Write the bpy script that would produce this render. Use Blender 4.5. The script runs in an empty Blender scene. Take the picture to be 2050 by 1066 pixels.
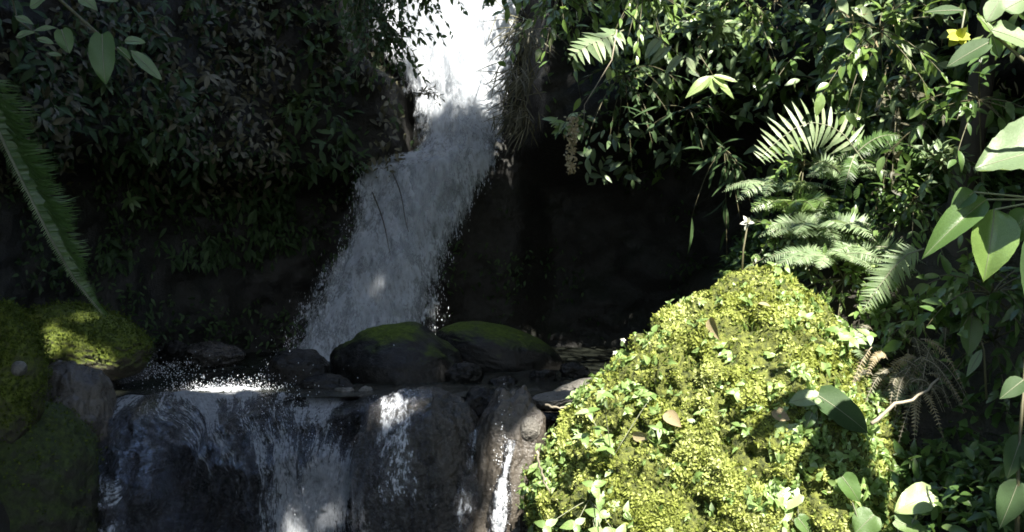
import bpy, bmesh, math, random
import numpy as np
from mathutils import Vector
from mathutils.bvhtree import BVHTree

# ------------------------------------------------------------------ camera, world, sun, exposure
sc = bpy.context.scene
F = 2200.0                      # focal length in photograph pixels (2050 wide)
cam_d = bpy.data.cameras.new('camera'); cam = bpy.data.objects.new('camera', cam_d)
sc.collection.objects.link(cam); sc.camera = cam
cam_d.sensor_width = 36.0; cam_d.lens = 36.0*F/2050.0
cam_d.clip_start = 0.05; cam_d.clip_end = 500
cam.location = (0, 0, 0); cam.rotation_euler = (math.radians(90), 0, 0)

SUN = np.array([-0.22, 0.62, -0.75]); SUN = SUN/np.linalg.norm(SUN)      # the way the light travels
EL = math.asin(-SUN[2]); ROT = math.atan2(-SUN[0], -SUN[1])
w = bpy.data.worlds.new('World'); sc.world = w; w.use_nodes = True
nt = w.node_tree; bg = nt.nodes['Background']
sky = nt.nodes.new('ShaderNodeTexSky'); sky.sky_type = 'NISHITA'; sky.sun_disc = False
sky.sun_elevation = EL; sky.sun_rotation = ROT
nt.links.new(sky.outputs[0], bg.inputs[0]); bg.inputs[1].default_value = 0.115
sl = bpy.data.lights.new('sun', 'SUN'); sl.energy = 5.0; sl.angle = math.radians(0.5); sl.color = (1.0, 0.95, 0.86)
so = bpy.data.objects.new('sun', sl); sc.collection.objects.link(so)
so.rotation_euler = Vector(SUN).to_track_quat('-Z', 'Y').to_euler(); so.location = (3, -6, 9)
sc.view_settings.view_transform = 'Standard'; sc.view_settings.look = 'None'
sc.view_settings.exposure = 2.1; sc.view_settings.gamma = 1.0
sc.cycles.use_denoising = True
sc.cycles.max_bounces = 6; sc.cycles.transparent_max_bounces = 24
sc.cycles.diffuse_bounces = 3; sc.cycles.glossy_bounces = 2; sc.cycles.transmission_bounces = 3
sc.cycles.sample_clamp_indirect = 3.0
sc.cycles.caustics_reflective = False; sc.cycles.caustics_refractive = False
sc.cycles.filter_width = 1.7

rng = np.random.default_rng(11)
def P(px, py, d): return np.array([(px-1025.0)/F*d, d, (533.0-py)/F*d])
def norm(v): v = np.asarray(v, float); return v/np.maximum(np.linalg.norm(v, axis=-1, keepdims=True), 1e-9)
def S(t): t = np.clip(t, 0, 1); return t*t*(3-2*t)

# ------------------------------------------------------------------ noise
def _hash(i, j, k, s):
    h = (i.astype(np.int64)*374761393 + j.astype(np.int64)*668265263 + k.astype(np.int64)*2147483647 + s*974711) & 0xffffffff
    h = ((h ^ (h >> 13))*1274126177) & 0xffffffff
    h = ((h ^ (h >> 16))*2246822519) & 0xffffffff
    return ((h ^ (h >> 15)) & 0xffffff)/float(0xffffff)
def vnoise(p, s=0):
    p = np.asarray(p, float); f = np.floor(p); t = p-f; t = t*t*t*(t*(t*6-15)+10); f = f.astype(np.int64)
    r = 0
    for a in (0, 1):
        for b in (0, 1):
            for c in (0, 1):
                wgt = (t[..., 0] if a else 1-t[..., 0])*(t[..., 1] if b else 1-t[..., 1])*(t[..., 2] if c else 1-t[..., 2])
                r = r + wgt*_hash(f[..., 0]+a, f[..., 1]+b, f[..., 2]+c, s)
    return r*2-1
def fbm(p, s=0, o=4, g=0.5):
    p = np.asarray(p, float); r = 0; a = 1.0; q = p.copy(); n = 0
    for i in range(o):
        r = r+a*vnoise(q, s+i*7); n += a; a *= g; q = q*2.03+3.1
    return r/n

# ------------------------------------------------------------------ mesh building
C = sc.collection
class MB:
    def __init__(s): s.v = []; s.f = []; s.n = 0; s.r = []
    def add(s, v, faces, r=0.5):
        v = np.asarray(v, float).reshape(-1, 3); s.v.append(v)
        s.r.append(np.full(len(v), r) if np.isscalar(r) else np.asarray(r, float))
        s.f.extend([tuple(int(i)+s.n for i in fc) for fc in faces] if not isinstance(faces, np.ndarray) else list(map(tuple, (faces+s.n).tolist())))
        s.n += len(v)
    def tube(s, pts, r0, r1, sides=6, r=0.5):
        pts = np.asarray(pts, float); n = len(pts)
        t = norm(np.gradient(pts, axis=0)); up = np.array([0.13, 0.21, 0.97]); 
        a = norm(np.cross(t, up)); b = np.cross(t, a)
        rad = np.linspace(r0, r1, n)[:, None, None]
        an = np.linspace(0, 2*math.pi, sides, endpoint=False)
        ring = pts[:, None]+rad*(a[:, None]*np.cos(an)[None, :, None]+b[:, None]*np.sin(an)[None, :, None])
        fc = [(i*sides+j, i*sides+(j+1) % sides, (i+1)*sides+(j+1) % sides, (i+1)*sides+j) for i in range(n-1) for j in range(sides)]
        fc.append(tuple(range(sides))[::-1]); fc.append(tuple((n-1)*sides+j for j in range(sides)))
        s.add(ring.reshape(-1, 3), fc, r)
    def leaves(s, base, dirs, nrm, L, W, shape='lance', droop=0.25, rnd=None, fold=0.25):
        base = np.asarray(base, float).reshape(-1, 3); N = len(base)
        if N == 0: return
        dirs = norm(np.broadcast_to(dirs, (N, 3))); nrm = np.broadcast_to(nrm, (N, 3))
        side = norm(np.cross(dirs, nrm)); up = np.cross(side, dirs)
        L = np.broadcast_to(L, N)[:, None, None]; W = np.broadcast_to(W, N)[:, None, None]; dr = np.broadcast_to(droop, N)[:, None, None]
        u, hw = SHAPES[shape]; K = len(u)
        tu = np.repeat(u, 3); tv = np.stack([-hw, 0*hw, hw], 1).reshape(-1)
        pos = base[:, None]+dirs[:, None]*(L*(tu*(1-0.25*np.clip(dr, 0, 1)*tu))[..., None].reshape(1, -1, 1) if False else L*tu[None, :, None]) \
            + side[:, None]*W*tv[None, :, None]*0.5 + up[:, None]*(fold*np.abs(tv)[None, :, None]*W*0.5 - dr*L*(tu**2)[None, :, None])
        q = []
        for i in range(K-1):
            for j in (0, 1): q.append((i*3+j, i*3+j+1, (i+1)*3+j+1, (i+1)*3+j))
        q = np.array(q); fc = (q[None]+(np.arange(N)*K*3)[:, None, None]).reshape(-1, 4)
        if rnd is None: rnd = rng.random(N)
        s.add(pos.reshape(-1, 3), fc, np.repeat(np.broadcast_to(rnd, N), K*3))
    def build(s, name, mat, parent=None, origin=None, smooth=True, sub=0):
        me = bpy.data.meshes.new(name); V = np.concatenate(s.v)
        o = bpy.data.objects.new(name, me); C.objects.link(o)
        if parent is not None: origin = np.array(parent['_org']); o.parent = parent
        elif origin is None: origin = V.mean(0)*[1, 1, 0]+[0, 0, V[:, 2].min()]
        if parent is None: o.location = origin; 
        me.from_pydata((V-origin).tolist(), [], s.f); me.update()
        at = me.attributes.new('rnd', 'FLOAT', 'POINT'); at.data.foreach_set('value', np.concatenate(s.r).astype(np.float32))
        me.materials.append(mat)
        if smooth: me.polygons.foreach_set('use_smooth', np.ones(len(me.polygons), bool))
        me.update(); o['_org'] = [float(x) for x in origin]
        return o
def prof(u, h): return np.array(u, float), np.array(h, float)
SHAPES = {
 'lance': prof([0, .12, .3, .5, .7, .88, 1], [.04, .55, .95, 1, .72, .35, .0]),
 'ovate': prof([0, .08, .25, .45, .65, .85, 1], [.1, .7, 1, .97, .72, .33, .0]),
 'heart': prof([-.12, .0, .2, .42, .62, .82, .93, 1], [.45, .85, 1, .95, .78, .45, .18, .0]),
 'small': prof([0, .3, .65, 1], [.15, 1, .75, .0]),
 'pinna': prof([0, .2, .6, 1], [.7, 1, .7, .0]),
 'strap': prof([0, .15, .35, .55, .75, .9, 1], [.25, .8, 1, .95, .75, .4, .0]),
}
def tag(o, label=None, cat=None, group=None, kind=None):
    if label: o['label'] = label
    if cat: o['category'] = cat
    if group: o['group'] = group
    if kind: o['kind'] = kind
    return o
def root(name, loc, label, cat, group=None):
    o = bpy.data.objects.new(name, None); C.objects.link(o); o.location = loc; o.empty_display_size = 0.05
    o['_org'] = [float(x) for x in loc]; return tag(o, label, cat, group)

# ------------------------------------------------------------------ materials
def newmat(name):
    m = bpy.data.materials.new(name); m.use_nodes = True; n = m.node_tree; n.nodes.clear()
    out = n.nodes.new('ShaderNodeOutputMaterial'); return m, n, out
def N_(n, t, **k):
    x = n.nodes.new(t)
    for a, b in k.items(): setattr(x, a, b)
    return x
def ramp(n, fac, stops):
    r = N_(n, 'ShaderNodeValToRGB'); e = r.color_ramp.elements
    while len(e) < len(stops): e.new(0.5)
    for i, (p, c) in enumerate(stops): e[i].position = p; e[i].color = tuple(c)+((1,) if len(c) == 3 else ())
    n.links.new(fac, r.inputs[0]); return r.outputs[0]
def noise(n, scale, detail=4, rough=0.55, vec=None, dist=0.0):
    x = N_(n, 'ShaderNodeTexNoise'); x.inputs['Scale'].default_value = scale; x.inputs['Detail'].default_value = detail
    x.inputs['Roughness'].default_value = rough; x.inputs['Distortion'].default_value = dist
    if vec is not None: n.links.new(vec, x.inputs['Vector'])
    return x.outputs['Fac']
def coords(n, scale=(1, 1, 1)):
    g = N_(n, 'ShaderNodeNewGeometry'); mp = N_(n, 'ShaderNodeMapping'); mp.inputs['Scale'].default_value = scale
    n.links.new(g.outputs['Position'], mp.inputs[0]); return mp.outputs[0]
def math_(n, op, a, b=None, clamp=False):
    x = N_(n, 'ShaderNodeMath', operation=op, use_clamp=clamp)
    for i, v in enumerate((a, b)):
        if v is None: continue
        if isinstance(v, (int, float)): x.inputs[i].default_value = v
        else: n.links.new(v, x.inputs[i])
    return x.outputs[0]
def mixc(n, fac, a, b):
    x = N_(n, 'ShaderNodeMix', data_type='RGBA')
    for i, v in ((0, fac), (6, a), (7, b)):
        if isinstance(v, (int, float)): x.inputs[i].default_value = v
        elif isinstance(v, tuple): x.inputs[i].default_value = v+(1,)
        else: n.links.new(v, x.inputs[i])
    return x.outputs[2]
def bump(n, h, strength, dist):
    b = N_(n, 'ShaderNodeBump'); b.inputs['Strength'].default_value = strength; b.inputs['Distance'].default_value = dist
    n.links.new(h, b.inputs['Height']); return b.outputs[0]
def leafmat(name, a, b, c=None, rough=0.38, tr=0.3, spec=0.5, vein=40):
    m, n, out = newmat(name); at = N_(n, 'ShaderNodeAttribute', attribute_name='rnd')
    stops = [(0.0, a), (0.75, b), (1.0, c or b)]
    col = ramp(n, at.outputs['Fac'], stops)
    nz = noise(n, vein, 3); col = mixc(n, ramp(n, nz, [(0.35, (0, 0, 0)), (0.7, (0.5, 0.5, 0.5))]), col, tuple(0.6*x for x in a))
    p = N_(n, 'ShaderNodeBsdfPrincipled'); n.links.new(col, p.inputs['Base Color']); p.inputs['Roughness'].default_value = rough
    p.inputs['Specular IOR Level'].default_value = spec
    n.links.new(bump(n, nz, 0.3, 0.004), p.inputs['Normal'])
    t = N_(n, 'ShaderNodeBsdfTranslucent'); tc = mixc(n, 0.35, col, tuple(min(1, x*2.2) for x in (b[0], b[1], b[2]*0.5))); n.links.new(tc, t.inputs[0])
    mx = N_(n, 'ShaderNodeMixShader'); mx.inputs[0].default_value = tr
    n.links.new(p.outputs[0], mx.inputs[1]); n.links.new(t.outputs[0], mx.inputs[2]); n.links.new(mx.outputs[0], out.inputs[0])
    return m
M = {}
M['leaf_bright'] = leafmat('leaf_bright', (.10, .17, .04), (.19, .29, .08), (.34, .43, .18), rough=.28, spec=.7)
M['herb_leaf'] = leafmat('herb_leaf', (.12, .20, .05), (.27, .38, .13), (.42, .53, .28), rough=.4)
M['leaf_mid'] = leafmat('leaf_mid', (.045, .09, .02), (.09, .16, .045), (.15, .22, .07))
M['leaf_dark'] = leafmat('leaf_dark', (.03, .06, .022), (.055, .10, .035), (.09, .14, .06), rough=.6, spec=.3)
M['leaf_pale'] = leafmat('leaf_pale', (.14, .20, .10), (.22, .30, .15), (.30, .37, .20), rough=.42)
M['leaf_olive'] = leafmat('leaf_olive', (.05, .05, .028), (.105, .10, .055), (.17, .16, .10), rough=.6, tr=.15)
M['leaf_dry'] = leafmat('leaf_dry', (.22, .17, .09), (.36, .30, .17), (.46, .40, .26), rough=.7, tr=.15)
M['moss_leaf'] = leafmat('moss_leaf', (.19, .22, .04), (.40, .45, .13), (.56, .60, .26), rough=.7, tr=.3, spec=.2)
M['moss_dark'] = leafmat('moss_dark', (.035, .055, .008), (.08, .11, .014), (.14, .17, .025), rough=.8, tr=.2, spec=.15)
M['stem'] = leafmat('stem', (.06, .06, .03), (.12, .11, .05), (.18, .16, .09), rough=.6, tr=0)
M['stem_pale'] = leafmat('stem_pale', (.16, .17, .10), (.24, .25, .16), (.3, .3, .2), rough=.5, tr=0)
M['bark'] = leafmat('bark', (.03, .024, .018), (.06, .05, .035), (.08, .07, .05), rough=.85, tr=0, vein=18)
M['wood_pale'] = leafmat('wood_pale', (.20, .17, .12), (.34, .30, .22), (.45, .42, .34), rough=.75, tr=0, vein=60)
M['petal_yellow'] = leafmat('petal_yellow', (.30, .32, .02), (.42, .45, .05), rough=.6)
M['petal_white'] = leafmat('petal_white', (.6, .6, .5), (.75, .75, .65), rough=.6)

def rockmat(name, dark, light, moss=0.0, mosscol=((.03, .045, .006), (.12, .15, .015)), rough=(.25, .6), scale=6, thr=(0.35, 0.75), bs=.6, spec=.5):
    m, n, out = newmat(name); co = coords(n)
    n1 = noise(n, scale, 6, .6, co); n2 = noise(n, scale*7, 5, .65, co)
    v = N_(n, 'ShaderNodeTexVoronoi', feature='DISTANCE_TO_EDGE'); v.inputs['Scale'].default_value = scale*.9; n.links.new(co, v.inputs['Vector'])
    col = mixc(n, ramp(n, n1, [(.35, (0, 0, 0)), (.68, (1, 1, 1))]), dark, light)
    col = mixc(n, ramp(n, n2, [(.42, (0, 0, 0)), (.75, (.6, .6, .6))]), col, tuple(1.7*x for x in light))
    h = math_(n, 'ADD', math_(n, 'MULTIPLY', n1, .8), math_(n, 'MULTIPLY', n2, .35))
    p = N_(n, 'ShaderNodeBsdfPrincipled')
    p.inputs['Specular IOR Level'].default_value = spec
    r = ramp(n, n2, [(.3, (rough[0],)*3), (.7, (rough[1],)*3)])
    if moss > 0:
        g = N_(n, 'ShaderNodeNewGeometry'); sx = N_(n, 'ShaderNodeSeparateXYZ'); n.links.new(g.outputs['Normal'], sx.inputs[0])
        f = math_(n, 'ADD', math_(n, 'MULTIPLY', sx.outputs[2], .55), math_(n, 'MULTIPLY', noise(n, 3.5, 5, .6, co), .9))
        f = ramp(n, f, [(thr[0], (0, 0, 0)), (thr[1], (moss,)*3)])
        n3 = noise(n, 45, 4, .6, co); mc = mixc(n, ramp(n, n3, [(.35, (0, 0, 0)), (.7, (1, 1, 1))]), *mosscol)
        col = mixc(n, f, col, mc); r = mixc(n, f, r, (.9, .9, .9)); h = math_(n, 'ADD', h, math_(n, 'MULTIPLY', n3, .5))
    n.links.new(col, p.inputs['Base Color']); n.links.new(r, p.inputs['Roughness'])
    n.links.new(bump(n, h, bs, .04), p.inputs['Normal']); n.links.new(p.outputs[0], out.inputs[0]); return m
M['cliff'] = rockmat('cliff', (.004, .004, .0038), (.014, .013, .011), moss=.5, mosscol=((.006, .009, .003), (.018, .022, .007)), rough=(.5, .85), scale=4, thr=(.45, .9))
M['wet_rock'] = rockmat('wet_rock', (.009, .009, .008), (.058, .051, .043), rough=(.06, .4), scale=7, bs=1.0)
M['black_rock'] = rockmat('black_rock', (.006, .006, .006), (.018, .017, .015), rough=(.2, .55), scale=9, spec=.2)
M['brown_rock'] = rockmat('brown_rock', (.03, .025, .02), (.09, .078, .062), rough=(.2, .5), scale=8)
M['dark_boulder'] = rockmat('dark_boulder', (.005, .005, .005), (.018, .017, .015), moss=.95, mosscol=((.03, .05, .006), (.085, .12, .014)), thr=(.80, 1.02), rough=(.3, .6), scale=9, spec=.22, bs=.4)
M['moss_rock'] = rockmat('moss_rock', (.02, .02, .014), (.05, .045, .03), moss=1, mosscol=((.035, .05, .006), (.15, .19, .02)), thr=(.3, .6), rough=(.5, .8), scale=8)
M['shade_toned_moss_rock'] = rockmat('shade_toned_moss_rock', (.012, .012, .008), (.03, .028, .02), moss=1, mosscol=((.012, .02, .004), (.05, .07, .012)), thr=(.3, .65), rough=(.5, .8), scale=8)  # darker copy of moss_rock, lower left shade put into its colours
M['soil'] = rockmat('soil', (.008, .007, .005), (.028, .023, .016), moss=.4, mosscol=((.012, .016, .005), (.03, .04, .01)), thr=(.5, .95), rough=(.7, .95), scale=9)
M['moss_base'] = rockmat('moss_base', (.05, .06, .008), (.13, .15, .015), moss=1, mosscol=((.03, .04, .006), (.17, .19, .03)), thr=(-.2, .1), rough=(.8, .95), scale=14, bs=.9)
M['pebble'] = rockmat('pebble', (.06, .055, .045), (.16, .15, .13), rough=(.25, .6), scale=20)

def foammat(name, streak=(9, 9, 1.6), lo=.38, hi=.62, edgek=1.0, white=(.80, .85, .91), seed=0.0, full=1.0):
    """Falling white water: foam threads with gaps between them, thinning out to the sheet's rim (attribute edge)."""
    m, n, out = newmat(name); co = coords(n, streak)
    mp = N_(n, 'ShaderNodeMapping'); mp.inputs['Location'].default_value = (seed, seed*2, seed*3); n.links.new(co, mp.inputs[0])
    n1 = noise(n, 1.0, 6, .68, mp.outputs[0], .6); n2 = noise(n, 6.0, 5, .7, mp.outputs[0], .3)
    ed = N_(n, 'ShaderNodeAttribute', attribute_name='edge').outputs['Fac']
    f = math_(n, 'ADD', math_(n, 'MULTIPLY', n1, .6), math_(n, 'MULTIPLY', n2, .4))
    f = math_(n, 'ADD', f, math_(n, 'MULTIPLY', math_(n, 'SUBTRACT', ed, .5), edgek))
    a = ramp(n, f, [(lo, (0, 0, 0)), (hi, (full,)*3)])
    d = N_(n, 'ShaderNodeBsdfPrincipled'); n.links.new(mixc(n, ramp(n, math_(n, 'ADD', math_(n, 'MULTIPLY', n1, .5), math_(n, 'MULTIPLY', n2, .5)), [(.36, (0, 0, 0)), (.6, (1, 1, 1))]), tuple(x*.5 for x in white), white), d.inputs['Base Color']); d.inputs['Roughness'].default_value = .45
    n.links.new(bump(n, math_(n, 'ADD', n1, math_(n, 'MULTIPLY', n2, .7)), .8, .05), d.inputs['Normal'])
    t = N_(n, 'ShaderNodeBsdfTranslucent'); t.inputs[0].default_value = white+(1,)
    ms = N_(n, 'ShaderNodeMixShader'); ms.inputs[0].default_value = .35; n.links.new(d.outputs[0], ms.inputs[1]); n.links.new(t.outputs[0], ms.inputs[2])
    tr = N_(n, 'ShaderNodeBsdfTransparent'); mx = N_(n, 'ShaderNodeMixShader')
    n.links.new(a, mx.inputs[0]); n.links.new(tr.outputs[0], mx.inputs[1]); n.links.new(ms.outputs[0], mx.inputs[2]); n.links.new(mx.outputs[0], out.inputs[0]); return m
def filmmat(name, streak, foam_lo, foam_hi, clear=.5, bd=.02, flow=False):
    """A thin film of running water: clear and glossy, white where it breaks up (attribute foam)."""
    m, n, out = newmat(name); co = coords(n, streak)
    if flow:
        at_ = N_(n, 'ShaderNodeAttribute', attribute_name='flow'); mp_ = N_(n, 'ShaderNodeMapping'); mp_.inputs['Scale'].default_value = streak; n.links.new(at_.outputs['Vector'], mp_.inputs[0]); co = mp_.outputs[0]
    n1 = noise(n, 1.0, 6, .7, co, .8); n2 = noise(n, 4.5, 5, .75, co, .5)
    fo = N_(n, 'ShaderNodeAttribute', attribute_name='edge').outputs['Fac']
    n3 = noise(n, 11.0, 4, .7, coords(n, (5, 5, 3.2)), .4)
    f = math_(n, 'ADD', math_(n, 'ADD', math_(n, 'MULTIPLY', n1, 1.35), math_(n, 'MULTIPLY', n2, .65)), math_(n, 'SUBTRACT', fo, 1.0))
    f = math_(n, 'ADD', f, math_(n, 'MULTIPLY', math_(n, 'SUBTRACT', n3, .5), .45))
    a = ramp(n, f, [(foam_lo, (0, 0, 0)), (foam_hi, (.85, .85, .85))])
    bn = bump(n, math_(n, 'ADD', n1, math_(n, 'MULTIPLY', n2, .8)), 1.0, bd)
    g = N_(n, 'ShaderNodeBsdfGlossy'); g.inputs['Roughness'].default_value = .2; n.links.new(bn, g.inputs['Normal']); g.inputs[0].default_value = (.9, .93, 1, 1)
    lw = N_(n, 'ShaderNodeFresnel'); lw.inputs[0].default_value = 1.33; n.links.new(bn, lw.inputs['Normal'])
    tr = N_(n, 'ShaderNodeBsdfTransparent'); c1 = N_(n, 'ShaderNodeMixShader')
    n.links.new(math_(n, 'MULTIPLY', lw.outputs[0], 2.6, True), c1.inputs[0]); n.links.new(tr.outputs[0], c1.inputs[1]); n.links.new(g.outputs[0], c1.inputs[2])
    d = N_(n, 'ShaderNodeBsdfPrincipled'); n.links.new(mixc(n, ramp(n, math_(n, 'ADD', math_(n, 'MULTIPLY', n2, .5), math_(n, 'MULTIPLY', n3, .5)), [(.38, (0, 0, 0)), (.58, (1, 1, 1))]), (.32, .35, .39), (.80, .83, .87)), d.inputs['Base Color']); d.inputs['Roughness'].default_value = .3; n.links.new(bn, d.inputs['Normal'])
    mx = N_(n, 'ShaderNodeMixShader'); n.links.new(a, mx.inputs[0]); n.links.new(c1.outputs[0], mx.inputs[1]); n.links.new(d.outputs[0], mx.inputs[2])
    n.links.new(mx.outputs[0], out.inputs[0]); return m
def poolmat():
    m, n, out = newmat('pool_water'); co = coords(n, (1, .6, 1))
    n1 = noise(n, 9, 5, .6, co, .8); n2 = noise(n, 34, 5, .65, co, .5)
    fo = N_(n, 'ShaderNodeAttribute', attribute_name='edge').outputs['Fac']
    f = math_(n, 'ADD', math_(n, 'ADD', math_(n, 'MULTIPLY', n1, .4), math_(n, 'MULTIPLY', n2, .6)), math_(n, 'SUBTRACT', fo, .5))
    a = ramp(n, f, [(.5, (0, 0, 0)), (.68, (1, 1, 1))])
    p = N_(n, 'ShaderNodeBsdfPrincipled'); n.links.new(mixc(n, a, (.016, .018, .014), (.72, .76, .8)), p.inputs['Base Color'])
    n.links.new(ramp(n, a, [(0, (.06,)*3), (1, (.5,)*3)]), p.inputs['Roughness']); p.inputs['Specular IOR Level'].default_value = .5
    n.links.new(bump(n, math_(n, 'ADD', n1, math_(n, 'MULTIPLY', n2, .5)), .9, .03), p.inputs['Normal']); n.links.new(p.outputs[0], out.inputs[0]); return m
M['pool'] = poolmat()
mm, n, out = newmat('water_drop'); p = N_(n, 'ShaderNodeBsdfPrincipled'); p.inputs['Base Color'].default_value = (.78, .81, .85, 1); p.inputs['Roughness'].default_value = .25
n.links.new(p.outputs[0], out.inputs[0]); M['drop'] = mm

# ------------------------------------------------------------------ setting: cliff
CX, CY = -0.1, 3.5
def cliffR(th, z):
    """radius of the gorge wall around (CX, CY); th in degrees from straight ahead, clockwise"""
    th = np.asarray(th, float); z = np.asarray(z, float); a = np.abs(th)
    base = 5.0-1.2*S((a-10)/45)-0.6*S((a-50)/50)+1.2*S((a-95)/60)
    edge = -7.0-5.0*S((z-1.25)/0.5)                                  # rim of the left shoulder beside the falls
    left = 1-S((th-edge+3.0)/3.0); right = S((th-1.2)/3.5)
    up = S((z-0.48)/0.28); upr = S((z-(0.55+0.35*S((th-8)/10)-0.4*S((th-28)/12)))/0.5)
    R = base + left*(up*(-0.50)+(1-up)*0.05) + right*(upr*(-0.55)+(1-upr)*0.25)
    R = R + (1-left)*(1-right)*(0.18*S((z-0.85)/0.35)-0.05)
    R = R + 0.5*S((z-2.4)/2.0)
    return R
def cliffP(th, z, off=0.0):
    th = np.asarray(th, float); z = np.asarray(z, float)
    q = np.stack([th*0.075, z*1.0, z*0+3.0], -1)
    R = cliffR(th, z)+0.22*fbm(q*1.1, 5, 3)+0.16*fbm(q*3.2, 9, 4)+0.05*fbm(q*11, 12, 3)-off
    t = np.radians(th); return np.stack([CX+R*np.sin(t), CY+R*np.cos(t), z+0*R], -1)
def sheet(name, Pt, mat, nu, nv, extra=None):
    idx = np.arange(nu*nv).reshape(nu, nv)
    q = np.stack([idx[:-1, :-1], idx[:-1, 1:], idx[1:, 1:], idx[1:, :-1]], -1).reshape(-1, 4)
    b = MB(); b.add(Pt.reshape(-1, 3), q); o = b.build(name, mat, origin=np.zeros(3))
    if extra is not None:
        at = o.data.attributes.new('edge', 'FLOAT', 'POINT'); at.data.foreach_set('value', np.asarray(extra, np.float32).reshape(-1))
    return o
TH, ZZ = np.meshgrid(np.linspace(-135, 135, 620), np.linspace(-2.6, 4.2, 210), indexing='ij')
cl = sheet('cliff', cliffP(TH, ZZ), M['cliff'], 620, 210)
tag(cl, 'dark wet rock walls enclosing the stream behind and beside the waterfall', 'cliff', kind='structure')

# ground: gorge floor, banks on both sides
def groundZ(x, y):
    far = -2.1+2.1*S((x-0.55)/0.95)+0.45*np.maximum(x-1.5, 0)
    near = -2.2+1.25*S((x-0.55)/1.0)+0.45*np.maximum(x-1.5, 0)
    t = S((y-4.0)/1.0); zr = near*(1-t)+far*t
    zl = -2.1+1.45*S((-x-1.75)/0.5)*S((y-3.2)/1.0)+0.5*np.maximum(-x-2.5, 0)
    r = np.hypot(x, y-3.5)
    z = np.maximum(zr, zl); z = np.minimum(z, 1.6)
    z = z+0.12*fbm(np.stack([x*1.6, y*1.6, 0*x], -1), 3, 4)*np.where(r < 12, 1, 0)+0.03*fbm(np.stack([x*9, y*9, 0*x], -1), 4, 3)
    return z+S((r-9)/30)*3.0
gx = np.concatenate([np.linspace(-60, -4.2, 30), np.linspace(-4, 4, 300), np.linspace(4.2, 60, 30)])
gy = np.concatenate([np.linspace(-60, -0.7, 24), np.linspace(-0.5, 9, 340), np.linspace(9.3, 70, 30)])
GX, GY = np.meshgrid(gx, gy, indexing='ij')
g = sheet('ground', np.stack([GX, GY, groundZ(GX, GY)], -1), M['soil'], len(gx), len(gy))
tag(g, 'dark soil and stream bed between the banks', 'ground', kind='structure')

# rock ledge under the pool, its face falling away towards the camera
LIPZ = -0.66
def px2x(px, d): return (np.asarray(px, float)-1025)/F*d
def ledgeP(x, s, off=0.0):
    """s<0: the pool bed running back; s>0: metres down the face"""
    x = np.asarray(x, float); s = np.asarray(s, float)
    lip = 5.55-0.10*S((x+2.2)/0.5)*S((-.6-x)/.6)+0.26*fbm(np.stack([x*2.1, 0*x, 0*x], -1), 21, 4)-.14*S((x+2.0)/1.3)
    sp = np.maximum(s, 0); c = 0.30+.06*np.sin(x*4.0)
    down = np.where(sp < c*1.57, c*(1-np.cos(sp/c)), c+(sp-c*1.57)); fwd = np.where(sp < c*1.57, c*np.sin(sp/c), c+(sp-c*1.57)*0.16)
    y = lip-fwd+np.maximum(-s, 0); z = LIPZ-down+0*y-0.03*S(-s*3)
    z = z+0.16*S((-1.95-x)/0.35)-0.05*S((x+0.75)/.2)                    # higher dry shoulder on the left
    q = np.stack([x, y, z], -1); a = S((s+.05)/.3)
    n_ = 0.17*S(1-np.abs(x+1.62)/.42)-.10*S(1-np.abs(x+.98)/.26)+0.30*fbm(q*[2.6, 2.0, 1.9], 31, 4)+0.07*fbm(q*[8, 6, 5], 33, 4)+.03*fbm(q*[24, 20, 14], 34, 3)
    y = y-a*n_-off*a*.9; z = z+0.03*fbm(q*6, 35, 3)*(1-a*.5)-.05*S(1-np.abs(x+.98)/.3)*S((s+.1)/.15)+.035*S(1-np.abs(x+1.62)/.25)*S((s+.02)/.08)+off*(1-a*.5)
    return np.stack([x, y, z], -1)
XS, SS = np.meshgrid(np.linspace(-3.3, 0.75, 420), np.concatenate([np.linspace(-3.2, -.1, 60), np.linspace(-.09, 1.7, 220)]), indexing='ij')
lg = sheet('rock_ledge', ledgeP(XS, SS), M['wet_rock'], 420, 280)
tag(lg, 'wet dark rock ledge under the lower cascade, from the left bank to the boulders', 'rock ledge', kind='structure')

# ------------------------------------------------------------------ rocks and boulders
def ico(sub):
    bm = bmesh.new(); bmesh.ops.create_icosphere(bm, subdivisions=sub, radius=1.0)
    v = np.array([x.co[:] for x in bm.verts]); f = [tuple(y.index for y in x.verts) for x in bm.faces]; bm.free(); return v, f
ICO = {k: ico(k) for k in (3, 4, 5, 6, 7)}
def rock_verts(c, r, seed, sub=6, p=2.0, amp=.16, fine=.06, rot=0.0, tilt=0.0, cut=0):
    v, f = ICO[sub]; k = (np.abs(v)**p).sum(1)**(-1/p); q = v*k[:, None]
    q = q*(1+amp*fbm(v*1.6+seed, seed, 4)+fine*fbm(v*5+seed, seed+3, 5)-fine*.8*S(1-np.abs(fbm(v*2.5+seed, seed+5, 2))/.05))[:, None]
    q = q*np.asarray(r)
    ct, st = math.cos(tilt), math.sin(tilt); q = np.stack([q[:, 0]*ct-q[:, 2]*st, q[:, 1], q[:, 0]*st+q[:, 2]*ct], 1)
    ct, st = math.cos(rot), math.sin(rot); q = np.stack([q[:, 0]*ct-q[:, 1]*st, q[:, 0]*st+q[:, 1]*ct, q[:, 2]], 1)
    return q+np.asarray(c), f
def rock(name, px, py, w, h, d, seed, mat, label, cat='boulder', depth=None, parts=False, **k):
    c = P(px, py, d); r = (w/F*d/2, depth or w/F*d/2*.8, h/F*d/2)
    v, f = rock_verts(c, r, seed, **k); b = MB(); b.add(v, f)
    o = b.build(name, M[mat], origin=c-[0, 0, r[2]]); return tag(o, label, cat), v, f
rock('mossy_boulder', 808, 755, 300, 225, 6.2, 3, 'dark_boulder', 'dark rounded boulder with a green mossy crown, in the pool before the waterfall', tilt=-.24, p=1.5, amp=.10, fine=.02)
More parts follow.
